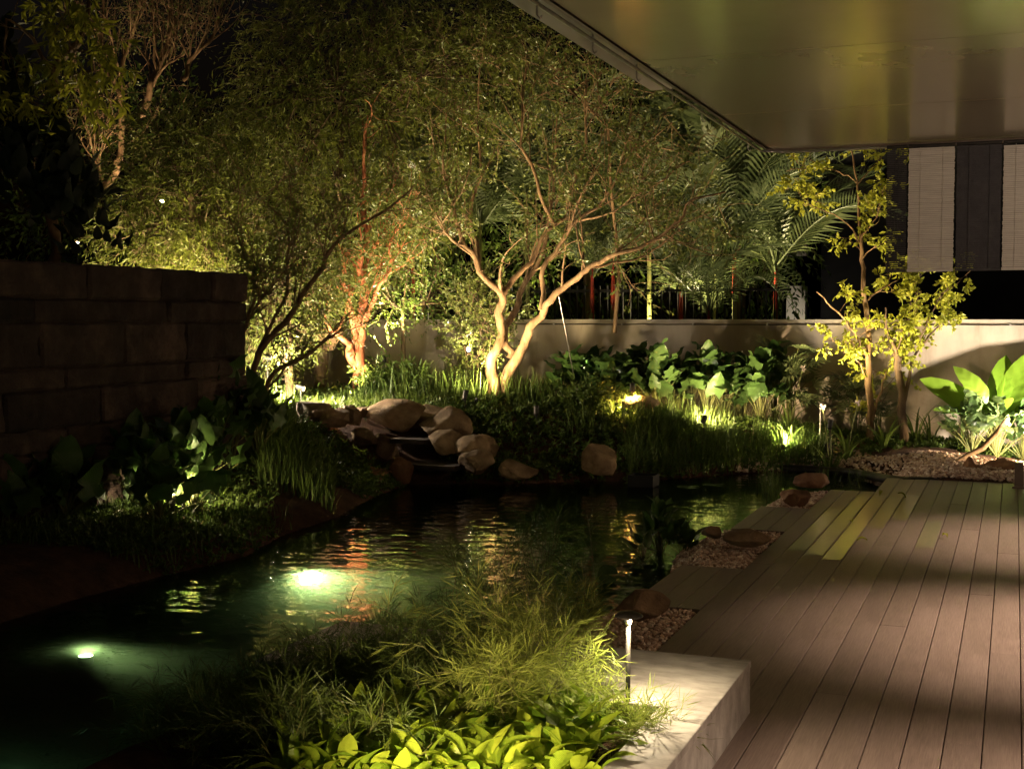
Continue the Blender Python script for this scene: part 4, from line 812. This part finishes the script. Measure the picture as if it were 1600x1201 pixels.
# right corner: huge leaves, creeper beneath
b = ground(1552, 15.0); b[2] += .42
e = tag(empty('giant_leaf_plant', b), 'huge glossy lime-green leaves fanning out at the right edge in front of the wall', 'plant')
for az_, ti, sz, rl in ((math.pi+YAW, 1.05, .92, -.95), (math.pi+YAW-.2, .48, .70, -1.1), (YAW-.2, .50, .95, .9), (YAW-.6, .15, .50, .6), (math.pi+YAW+.35, 1.42, .80, -.3), (YAW, 1.0, .95, .8), (YAW-1.5, 1.0, .5, 0), (YAW+.5, .2, .75, .6)):
    o = link('leaf', leafm('paddle', int(sz*100) % 3, 'big_leaf'), None, e); o.scale = (sz, sz, sz*.9); o.location = (.05*math.cos(az_), .05*math.sin(az_), .03); o.rotation_euler = (Matrix.Rotation(az_-math.pi/2, 3, 'Z')@Matrix.Rotation(math.pi/2-ti, 3, 'X')@Matrix.Rotation(rl, 3, 'Y')).to_euler()
MB().tube([(0, 0, -.5), (.01, 0, -.2), (0, 0, .06)], [.05, .045, .03], 8).obj('stem', M['palm_green'], e, True)
for (px, D, n, lb, mt) in ((1520, 14.75, 26, 'dense leafy climber under the huge leaves, left part, with a pale root', 'pothos'), (1560, 14.7, 30, 'dense leafy climber under the huge leaves at the centre', 'pothos'), (1600, 14.8, 26, 'dense leafy climber at the right edge of the photo', 'broad_leaf')):
    plant(ground(px, D), 'heart', mt, lb, n=n, h=.58, size=.17, spread=.42, name='leafy_climber', group='climbers at the right corner', tilt=(-.2, 1.2), seed=int(px))
rt = [P(*q) for q in ((1572, 655, 14.5), (1556, 678, 14.3), (1535, 700, 14.2), (1510, 712, 14.1), (1492, 722, 14.0))]
tag(MB().tube(rt, [.02, .03, .034, .026, .014], 8).obj('root', M['bark'], None, True), 'thick pale root reaching from the climber down onto the gravel', 'root')

# ------------------------------------------------------------ left bank: taro and small leaves
tl = ['tall dark taro at the left edge before the block wall', 'dark taro right of the leftmost', 'dark taro with a hanging leaf under the block wall', 'dark taro below the small stone niche', 'taro touched by light left of the bright clump', 'bright lit taro at the left of the glowing clump', 'bright lit taro in the middle of the glowing clump', 'taro with one yellow leaf right of the glow', 'dark taro at the end of the wall', 'dark taro hiding the foot of the leaning tree', 'large black-green taro leaves below the wall corner', 'low dark taro near the waterline at left', 'small dark taro behind the red bank', 'dark taro between the wall and the glowing clump', 'upright dark taro beside the yellow-leafed one', 'small taro right in front of the bank path light', 'lit taro low by the water under the glowing clump']
tp = [(-5, 10.2, .75), (60, 10.6, .7), (120, 10.9, .75), (150, 11.3, .65), (205, 10.7, .5), (232, 10.5, .45), (285, 10.9, .6), (318, 11.1, .65), (360, 12.2, .8), (400, 12.6, .65), (330, 12.0, .85), (20, 9.6, .35), (100, 9.9, .4), (240, 11.5, .75), (290, 11.9, .8), (246, 9.95, .34), (300, 10.3, .38)]
for k, (px, D, h) in enumerate(tp):
    plant(ground(px, D), 'heart', 'broad_leaf', tl[k], n=18, h=h, size=.25, spread=.42, name='taro_plant', cat='plant', group='taro plants on the left bank', tilt=(-.3, .9), seed=40+k)
# ------------------------------------------------------------ groundcover and grasses (uncountable)
def scatter_px(n, pxa, pxb, Da, Db, f=None):
    px = rng.uniform(pxa, pxb, n); D = rng.uniform(Da, Db, n); u = (px-800)/FPX
    x = D*Fh[0]+u*D*Rt[0]; y = D*Fh[1]+u*D*Rt[1]; k = (sdf(x, y) > .04) & (y < YW-.08)
    if f is not None: k &= f(px, D)
    if k.sum() < 5: print('EMPTY SCATTER', pxa, pxb, Da, Db); k[:5] = True
    x, y = x[k], y[k]; return np.stack([x, y, hgt(x, y)], -1)
def cover(n, a, b, c, d, label, h=.12, ll=.06, lw=.026, mat='cover', f=None, nl=8):
    p = scatter_px(n, a, b, c, d, f); m = MB(); st = MB(); dr = unit(rng.normal(size=p.shape)*[.7, .7, .3]+[0, 0, .9])
    sprigs(m, None, p-[0, 0, .01], dr, nl, h*rng.uniform(.5, 1.3, len(p)), ll, lw, .35, .9, True)
    return tag(m.obj('groundcover', M[mat]), label, 'groundcover', kind='stuff')
cover(5200, 700, 1290, 13.6, 16.9, 'low leafy groundcover on the far bank between centre tree and pebbles', .17, .07, .028)
cover(2600, 430, 780, 14.8, 17.2, 'low leafy groundcover round the red-barked tree', .17, .07, .026)
cover(1900, 330, 620, 12.6, 14.0, 'leafy groundcover left of the cascade', .15, .06, .02)
cover(3600, -60, 420, 8.9, 12.6, 'small leaves covering the left bank', .12, .05, .022)
cover(1900, 1290, 1520, 15.1, 16.9, 'low clover-like groundcover at the foot of the beige wall', .11, .04, .026)
cover(700, 1500, 1680, 14.9, 16.4, 'groundcover behind the right corner rocks', .13, .05, .028)
def meadow(n, a, b, c, d, h, w, label, mat='grass', lean=.25, curl=.5, f=None, name='grass'):
    p = scatter_px(n, a, b, c, d, f); m = MB(); k = len(p)
    blades(m, p-[0, 0, .01], h*rng.uniform(.5, 1.25, k), w*rng.uniform(.6, 1.3, k), lean*rng.random(k), curl*rng.random(k)); return tag(m.obj(name, M[mat]), label, 'grass', kind='stuff')
meadow(3400, 980, 1290, 14.0, 15.5, .34, .010, 'reedy grass along the far waterline on the right')
meadow(900, 370, 462, 12.9, 14.6, .32, .013, 'bright grass below the left spotlights')
meadow(1300, 420, 700, 14.7, 15.8, .20, .010, 'fringe of grass above the cascade boulders')
meadow(900, 560, 960, 15.6, 17.0, .40, .016, 'tall grass between the red tree and the centre tree')
meadow(900, 400, 520, 11.6, 13.4, .28, .014, 'grass on the dark bank left of the cascade')
meadow(700, 1180, 1300, 15.05, 15.7, .30, .012, 'grass round the brightest spotlight')
meadow(700, 880, 1150, 14.8, 16.2, .30, .014, 'grass round the orange glow')
meadow(1600, -40, 460, 8.8, 11.0, .16, .008, 'short grass on the left bank edge')
# strap-leaf clumps (lilies)
def tuft(px, D, n, h, w, label, mat='grass', lean=.3, curl=.9, rad=.08, name='strap_leaf_clump', group='strap-leaved lilies', flower=0):
    b = ground(px, D); e = empty(name, b); tag(e, label, 'plant', group)
    me_ = {}
    for i in range(n):
        m = MB(); az_ = np.array([i*2.4+random.uniform(-.3, .3)]); blades(m, np.array([[math.cos(az_[0])*rad*.4, math.sin(az_[0])*rad*.4, 0.]]), h*random.uniform(.7, 1.15), w, lean*random.random(), curl*random.uniform(.4, 1), 7, az_)
        m.obj('leaf', M[mat], e)
    for i in range(flower):
        x_, y_ = random.uniform(-.15, .15), random.uniform(-.1, .1); hh = h*random.uniform(1.3, 1.8); MB().tube([(0, 0, 0), (x_*.5, y_*.5, hh*.6), (x_, y_, hh)], [.005, .004, .003], 5).obj('flower_stem', M['palm_green'], e)
        f_ = MB(); leaves(f_, np.tile([[x_, y_, hh]], (26, 1)), rng.normal(size=(26, 3)), .05, .016); f_.obj('flower', M['petal'], e)
    return e
tuft(1222, 15.35, 12, .42, .030, 'arching lily leaves over the brightest spotlight')
tuft(1236, 15.5, 10, .45, .028, 'arching lily leaves right behind the brightest spotlight')
tuft(1300, 14.9, 14, .5, .030, 'lit lily clump with a pale flower stem left of the slender yellow tree', flower=2)
tuft(1325, 15.1, 12, .5, .030, 'lily clump with arching leaves at the foot of the slender yellow tree', flower=1)
tuft(1235, 15.9, 10, .5, .024, 'lily clump with a tall pink flower stem before the fan palm', flower=1)
tuft(1382, 15.2, 12, .5, .028, 'dark lily clump between the two yellow trees')
tuft(1432, 15.4, 14, .55, .026, 'shaded lily clump right of the short yellow tree')
tuft(1455, 15.6, 10, .6, .026, 'dark arching lily clump against the bare beige wall')
tuft(1505, 15.2, 8, .7, .020, 'thin arching leaf blades left of the huge leaves', curl=1.2)
tuft(985, 15.9, 12, .35, .035, 'yellow-lit lily leaves directly over the orange glow')
tuft(700, 15.9, 12, .42, .030, 'lily clump left of the yellow ground light')
tuft(655, 16.2, 12, .5, .030, 'tall lily clump between the red tree and the yellow ground light')
tuft(440, 13.3, 16, .4, .022, 'brightest grass-like clump by the left white spotlight')
tuft(425, 13.0, 12, .38, .022, 'grass-like clump at the water side of the left white spotlight')
tuft(462, 12.7, 16, .42, .016, 'dark upright sedge clump before the flat pale boulder')
# leafy shrub lit right of the red trunk
for (px, D, lb) in ((598, 16.2, 'lime-lit small shrub just right of the red trunk'), (622, 16.4, 'arching leafy shrub between red trunk and wall'), (430, 15.8, 'bright leafy shrub behind the left spotlights'), (905, 15.6, 'leafy shrub right of the foot of the centre tree')):
    b = ground(px, D); m = MB(); n = 40; p = np.tile(b, (n, 1))+rng.normal(0, .1, (n, 3))*[1, 1, .2]; dr = unit(rng.normal(size=(n, 3))*[.5, .5, .2]+[0, 0, .9]); st = MB()
    e = empty('small_shrub', b); tag(e, lb, 'shrub', 'small leafy shrubs on the far bank')
    sprigs(m, st, p, dr, 14, .62*rng.uniform(.6, 1.2, n), .10, .034, .3, .8, True, .004); m.obj('foliage', M['cover'], e, local=True); st.obj('stems', M['palm_green'], e, local=True)

# ------------------------------------------------------------ pond plants
def waterplant(px, py, label, n, size, h, seed, spread=.22):
    p = G(px, py, ZW); return plant(p-np.array([0, 0, .05]), 'ovate', 'broad_leaf', label, n=n, h=h, size=size, spread=spread, name='water_plant', group='water plants beside the deck', tilt=(-.1, 1.3), seed=seed)
waterplant(1030, 860, 'dark broad-leaved water plant left of the middle pebble bed, larger half', 26, .15, .34, 1)
waterplant(1068, 868, 'dark broad-leaved water plant touching the middle pebble bed', 22, .13, .22, 2)
waterplant(1005, 868, 'outermost pale-edged leaves of the water plant by the middle pebble bed', 10, .13, .2, 3, .15)
for k, (px, py, r, lb) in enumerate([(950, 908, .07, 'single round lily pad upright in the water behind the wedge rock'), (1115, 757, .12, 'flat lily pad on the far water right of the pond box'), (1075, 760, .12, 'flat lily pad nearest the pond box'), (980, 880, .05, 'small lily pad beside the dark water plant')]):
    p = G(px, py, ZW+.006); th = np.linspace(.25, 6.03, 22); v = [(0, 0, 0)]+[(r*math.cos(t), r*math.sin(t), .003*math.sin(3*t)) for t in th]
    o = MB().add(v, [[0, i, i+1] for i in range(1, 22)]).obj('lily_pad', M['broad_leaf']); o.location = p; tag(o, lb, 'lily pad', 'lily pads')
    if k == 0: o.rotation_euler = (1.0, .2, .3); o.location.z += .05
for k, (px, py, n, h, lb) in enumerate([(1215, 792, 60, .42, 'reeds standing in the water before the far pebble bed, dense'), (1205, 770, 40, .4, 'thin reeds further out before the far pebble bed'), (1290, 752, 40, .22, 'dark sedge tuft in the water corner left of the deck'), (1345, 752, 50, .2, 'dark sedge tuft at the far left corner of the deck')]):
    b = G(px, py, ZW)-[0, 0, .05]; e = empty('reed_clump', b); tag(e, lb, 'reeds', 'reeds in the pond'); m = MB()
    q = rng.normal(0, .06, (n, 3))*[1, 1, 0]; blades(m, q, h*rng.uniform(.6, 1.2, n), .006, .25*rng.random(n), .3*rng.random(n)); m.obj('blades', M['grass'], e)

# ------------------------------------------------------------ foreground: feathery papyrus grass and hosta-like plants
def feather(bx_, by_, bz, n, h, label, rad=.25, seed=0, lean=.5, hair=.05, nl=26, mat='feather', droop=.45, hw=.0030, nsub=4, group='feathery papyrus clumps in the foreground', name='feathery_grass_clump'):
    r = np.random.default_rng(seed); e = empty(name, (bx_, by_, bz)); tag(e, label, 'grass clump', group); m = MB(); st = MB()
    base = np.c_[r.normal(0, rad*.5, (n, 2)), np.zeros(n)]; d = unit(np.c_[r.normal(0, lean*.5, (n, 2)), np.ones(n)]); L = h*r.uniform(.55, 1.15, n)
    t = np.linspace(0, 1, 6)
    for i in range(n):
        pts = base[i]+d[i]*(L[i]*t)[:, None]; o = d[i]*[1, 1, 0]; pts = pts+o*(L[i]*.6*t**2)[:, None]; pts[:, 2] -= .18*L[i]*t**2.5
        st.tube(pts, np.linspace(.0022, .001, 6), 3, False)
    k = n*nsub; ii = r.integers(0, n, k); tt = r.uniform(.35, 1, k); o = d[ii]*[1, 1, 0]
    p = base[ii]+d[ii]*(L[ii]*tt)[:, None]+o*(L[ii]*.6*tt**2)[:, None]; p[:, 2] -= .18*L[ii]*tt**2.5
    dr = unit(d[ii]*.5+r.normal(0, .6, (k, 3))); sprigs(m, st, p, dr, nl, .17*r.uniform(.6, 1.3, k), hair, hw, droop, .5, False, .0012)
    st.obj('stems', M['palm_green'], e); m.obj('foliage', M[mat], e); return e
def pz(px, py, z): q = G(px, py, z); return q[0], q[1], z
fl = [(892, 1120, .13, 16, .16, 'pale feathery clump right at the path light pole', .14, 6), (835, 1140, .13, 34, .40, 'tall bright feathery clump left of the path light', .18, 6), (800, 1120, .13, 34, .52, 'tallest bright feathery clump in the middle foreground', .2, 6), (985, 1165, .13, 18, .12, 'feathery clump spilling over the granite kerb', .12, 6), (760, 1160, .13, 26, .40, 'bright feathery clump behind the lime leaves', .16, 6),
      (700, 1120, .13, 34, .28, 'dim feathery clump before the granite slab', .2, 5), (630, 1120, .10, 34, .24, 'dark feathery clump at the left end of the slab', .2, 5), (560, 1140, .05, 40, .28, 'dark feathery clump behind the lime leaves, left', .22, 5),
      (600, 1096, .13, 26, .3, 'dark feathery clump hiding the left end of the slab', .18, 6), (670, 1092, .13, 24, .32, 'dark feathery clump half hiding the slab', .16, 6),
      (500, 1110, .0, 44, .30, 'dark grass clump over the water, with pale flecks', .24, 6), (430, 1150, -.05, 50, .34, 'dark grass clump left of the flecked one', .24, 6), (350, 1190, -.08, 56, .34, 'broad dark grass clump at the lower left of the planting', .26, 6), (290, 1230, -.1, 46, .3, 'leftmost dark grass clump hanging over the water', .22, 6), (400, 1250, -.05, 50, .4, 'dark grass clump cut by the bottom edge', .25, 6), (500, 1240, .05, 50, .34, 'dark grass clump at the bottom edge beside the lime leaves', .22, 6)]
for k, (px, py, z, n, h, lb, rad, ns) in enumerate(fl): feather(*pz(px, py, z), n, h, lb, rad, seed=50+k, nsub=ns, mat='feather' if k < 5 else 'grass', lean=.42, hair=.085, nl=15, hw=.0034, droop=.25)
bl = [(800, 985, 'tall dark papyrus clump rising from the water in the centre', .62), (740, 1000, 'dark papyrus clump left of the tallest one', .55), (860, 990, 'papyrus clump right of the tallest one, tips catching light', .72), (690, 1020, 'low dark papyrus clump at the slab edge', .30), (625, 1030, 'thin papyrus clump with a pale spike by the orange reflection', .2), (880, 1020, 'bright-tipped papyrus clump next to the pebble bed', .36)]
for k, (px, py, lb, h) in enumerate(bl): feather(*pz(px, py, -.12), 15 if k != 5 else 24, h, lb, .2, seed=90+k, lean=.20, nsub=5, hair=.10, nl=12, hw=.0036, droop=.2, mat='feather' if k == 5 else 'grass', group='papyrus clumps behind the slab')
hp = [(x, 1150+6*math.sin(x)+(12 if x > 880 else 0)+abs(x-760)*.05) for x in range(560, 950, 33)]+[(x, 1178+6*math.sin(x*2)) for x in range(520, 950, 34)]+[(x, 1208+6*math.sin(x*3)) for x in range(480, 940, 36)]+[(x, 1243) for x in range(460, 920, 40)]
nr = [len(range(560, 950, 33)), len(range(520, 950, 34)), len(range(480, 940, 36)), len(range(460, 920, 40))]; nr = np.cumsum(nr)
rows = ['back row', 'second row', 'third row', 'front row']; cnt = {0: 0, 1: 0, 2: 0, 3: 0}; od = ['first', 'second', 'third', 'fourth', 'fifth', 'sixth', 'seventh', 'eighth', 'ninth', 'tenth', 'eleventh', 'twelfth', 'thirteenth', 'fourteenth']
for k, (px, py) in enumerate(hp):
    rw = int(np.searchsorted(nr, k, side='right')); i = cnt[rw]; cnt[rw] += 1
    plant(np.array(pz(px, py, .13)), 'lance', 'lime_leaf', 'lime-green leafy plant, %s from the left in the %s of the planter' % (od[i], rows[rw]), n=15, h=.10, size=.145, spread=.085, name='lime_leaf_plant', group='lime-green leafy plants in the planter', tilt=(.4, 1.5), seed=200+k, rsz=.3)
# fallen petals and a long dry stalk
dry = [P(*q) for q in ((955, 1165, 4.5), (985, 1112, 4.6), (1020, 1098, 4.7), (1070, 1112, 4.8), (1118, 1122, 4.85))]
tag(MB().tube(dry, [.0016, .0015, .0013, .0011, .001], 5).obj('dry_stalk', M['bark'], None, True), 'long thin dry stalk arching over the lit granite kerb', 'stalk')
ws = MB(); o = link('pale_leaf', leafm('lance', 2, 'petal')); o.location = P(585, 1150, 4.35); o.scale = (.12,)*3; o.rotation_euler = (1.45, .2, -.2); tag(o, 'single pale upright leaf standing above the lime-green bed', 'leaf')
# guy wire of the centre tree
a, b = P(873, 462, 15.6), P(899, 600, 16.2); tag(MB().tube([a, b], .006, 5).obj('guy_wire', M['steel']), 'taut pale guy wire running down from the right limb of the centre tree', 'wire')
a, b = P(1281, 630, 15.4), P(1281, 700, 15.4); e = tag(empty('garden_stake', b), 'thin metal stake with a small black cup beside the gravel', 'stake')
MB().tube([(0, 0, 0), (0, 0, a[2]-b[2])], .007, 6).obj('rod', M['steel'], e); MB().lathe([(.05, -.02), (.06, .06), (.055, .06), (.045, -.01), (.0001, -.01)], 16, (.08, 0, 0)).obj('cup', M['dark_metal'], e, True)

# ------------------------------------------------------------ lamps
def tg(px, py, D): return P(px, py, D)
spike(P(392, 630, 14.5), tg(560, 560, 15.2), 110, 'bare white spotlight at the foot of the leaning tree, flaring', COOL, 172, 160)
spike(P(418, 558, 14.9), tg(600, 600, 14.9), 60, 'white spotlight above and behind the flaring left one', COOL, 130, 120)
spike(P(733, 551, 17.0), tg(700, 380, 16.0), 22, 'small faint white spotlight left of the centre trunk', COOL, 120, 60)
spike(P(727, 616, 15.2), tg(760, 420, 16.0), 95, 'yellow ground light glowing in the leaves left of the centre trunk', YEL, 150, 60)
spike(P(908, 567, 16.6), tg(960, 640, 12.0), 14, 'white spotlight on a stake right of the guy wire', COOL, 120, 60)
spike(P(988, 606, 15.5), tg(985, 740, 15.9), 60, 'yellow spotlight pointing down into the lilies, orange glow below', (1., .62, .18), 150, 12)
spike(P(1222, 700, 15.25), tg(1290, 560, 16.9), 150, 'brightest ground spotlight among lily leaves at the right of the far bank', YEL, 150, 120)
spike(P(1297, 662, 14.7), tg(1345, 380, 15.6), 150, 'spotlight among the lilies aimed up the slender yellow tree', YEL, 100, 60)
spike(P(745, 628, 15.5), tg(850, 320, 16.0), 60, 'hidden spotlight at the foot of the centre tree', WARM, 120, 20)
spike(P(838, 640, 15.0), tg(860, 230, 16.0), 75, 'added hidden spotlight before the centre tree lighting its upper limbs', WARM, 75, 10)  # extra lamp put in to lift the upper limbs
spike(P(548, 622, 15.8), tg(563, 500, 16.4), 110, 'hidden spotlight lighting the red trunk', WARM, 90, 20)
spike(P(470, 606, 15.1), tg(610, 655, 14.6), 75, 'added hidden warm light grazing the tops of the cascade boulders', WARM, 130, 10)  # added beside the visible left lamps to brighten the boulder tops
spike(P(450, 640, 14.4), tg(440, 300, 16.0), 230, 'hidden spotlight under the weeping trees', YEL, 130, 20)
spike(P(770, 585, 16.4), tg(760, 420, 17.0), 40, 'spotlight inside the glowing bush behind the centre trunk', YEL, 140, 20)
spike(P(600, 560, 17.5), tg(560, 150, 17.5), 300, 'hidden spotlight under the tall weeping tree', YEL, 120, 20)
spike(P(300, 560, 15.0), tg(290, 250, 15.9), 260, 'hidden spotlight behind the block wall', YEL, 120, 20)
spike(P(1100, 655, 15.2), tg(1150, 480, 17.4), 80, 'hidden spotlight in the groundcover washing the wall and palms', WARM, 140, 10)
spike(P(1560, 722, 14.35), tg(1550, 600, 15.2), 5, 'hidden spotlight before the huge leaves at right', COOL, 140, 20)
spike(P(1700, 640, 14.0), tg(1550, 610, 15.1), 170, 'added spotlight out of view beyond the right edge, lighting the huge leaves', COOL, 100, 10)  # added off-frame so the huge leaves glow
spike(P(1665, 705, 14.0), tg(1440, 725, 14.6), 60, 'hidden warm light at the right edge raking over the gravel', WARM, 140, 10)
spike(P(1010, 530, 19.7), tg(1030, 380, 19.6), 80, 'hidden spotlight behind the wall between the palms', YEL, 140, 10)
spike(P(1100, 520, 19.6), tg(1140, 330, 19.3), 150, 'hidden spotlight behind the wall under the full palm', YEL, 140, 10)
spike(P(850, 530, 20.3), tg(820, 330, 19.8), 130, 'hidden spotlight behind the wall by the centre palms', YEL, 140, 10)
spike(P(690, 530, 20.7), tg(660, 380, 19.4), 50, 'hidden spotlight behind the wall by the left palms', YEL, 140, 10)
spike(P(120, 385, 12.6), tg(60, 20, 11.2), 22, 'small hidden spotlight at the wall top aimed at the top left tree', YEL, 90, 10)
spike(P(200, 360, 16.7), tg(220, 80, 17.4), 70, 'added hidden light under the bare twig tree', WARM, 90, 10)  # put in to keep the twig tree from going black
spike(P(254, 313, 19.0), tg(250, 400, 12), 2, 'distant white lamp glinting through the weeping leaves', COOL, 120, 200)
spike(P(1240, 530, 21.6), tg(1240, 400, 22.8), 4, 'hidden lamp washing the pale panel of the neighbouring building', COOL, 120, 5)
pb_ = np.array(pz(981, 1132, .13)); path_light(tuple(pb_), float(P(976, 962, np.dot(pb_, Fh))[2]), 7, 'small mushroom path light with a flat round cap, lit, in the planter corner')
pb_ = ground(240, 10.35); path_light(tuple(pb_), pb_[2]+.42, 12, 'path light hidden in the glowing taro on the left bank', scale=1.2)
q_ = np.array(pz(660, 1262, .34)); spike(q_, q_+np.array([.12, 1., .10]), 22, 'hidden spotlight in front of the lime-green planter bed', WARM, 150, 10)
q_ = np.array(pz(860, 1300, .36)); spike(q_, q_+np.array([-.3, 1., .12]), 3, 'hidden spotlight by the kerb in front of the lime-green bed', WARM, 150, 10)
q_ = ground(268, 10.2)+np.array([0, 0, .10]); spike(q_, q_+np.array([-.2, .8, .5]), 34, 'added low hidden light in the small leaves by the left bank waterline', YEL, 150, 20)  # extra lamp added to brighten the clump round the path light
def unit_(v): return v/np.linalg.norm(v)
def pond_light(px, py, tx, ty, watt, label, z=-.30, ang=150, colr=(1, 1, .86), up=.3):
    p = G(px, py, z); t = empty('pond_light', p); tag(t, label, 'pond light', 'underwater pond lights')
    MB().lathe([(.0001, -.04), (.04, -.04), (.045, .0), (.04, .01)], 18).obj('housing', M['dark_metal'], t, True)
    MB().lathe([(.0001, .008), (.038, .006)], 18).obj('lens', emit('pond_lens', colr, 40), t)
    q = p+unit_(G(tx, ty, z)-p)*.5+np.array([0, 0, up]); lamp_light(tuple(p+np.array([0, 0, .03])), tuple(q), watt, colr, ang, .9, .1)
pond_light(478, 914, 540, 930, 46, 'underwater light making the bright oval glow in mid pond', -.27, 150, up=.22)
pond_light(134, 1026, 420, 1060, 9, 'underwater light with a visible lens at the left of the pond', -.22, 60, up=.02)
pond_light(-160, 1300, 150, 1200, 2.5, 'underwater light beyond the left edge tinting the near water', -.3, 160, (.6, .95, .9), up=.3)
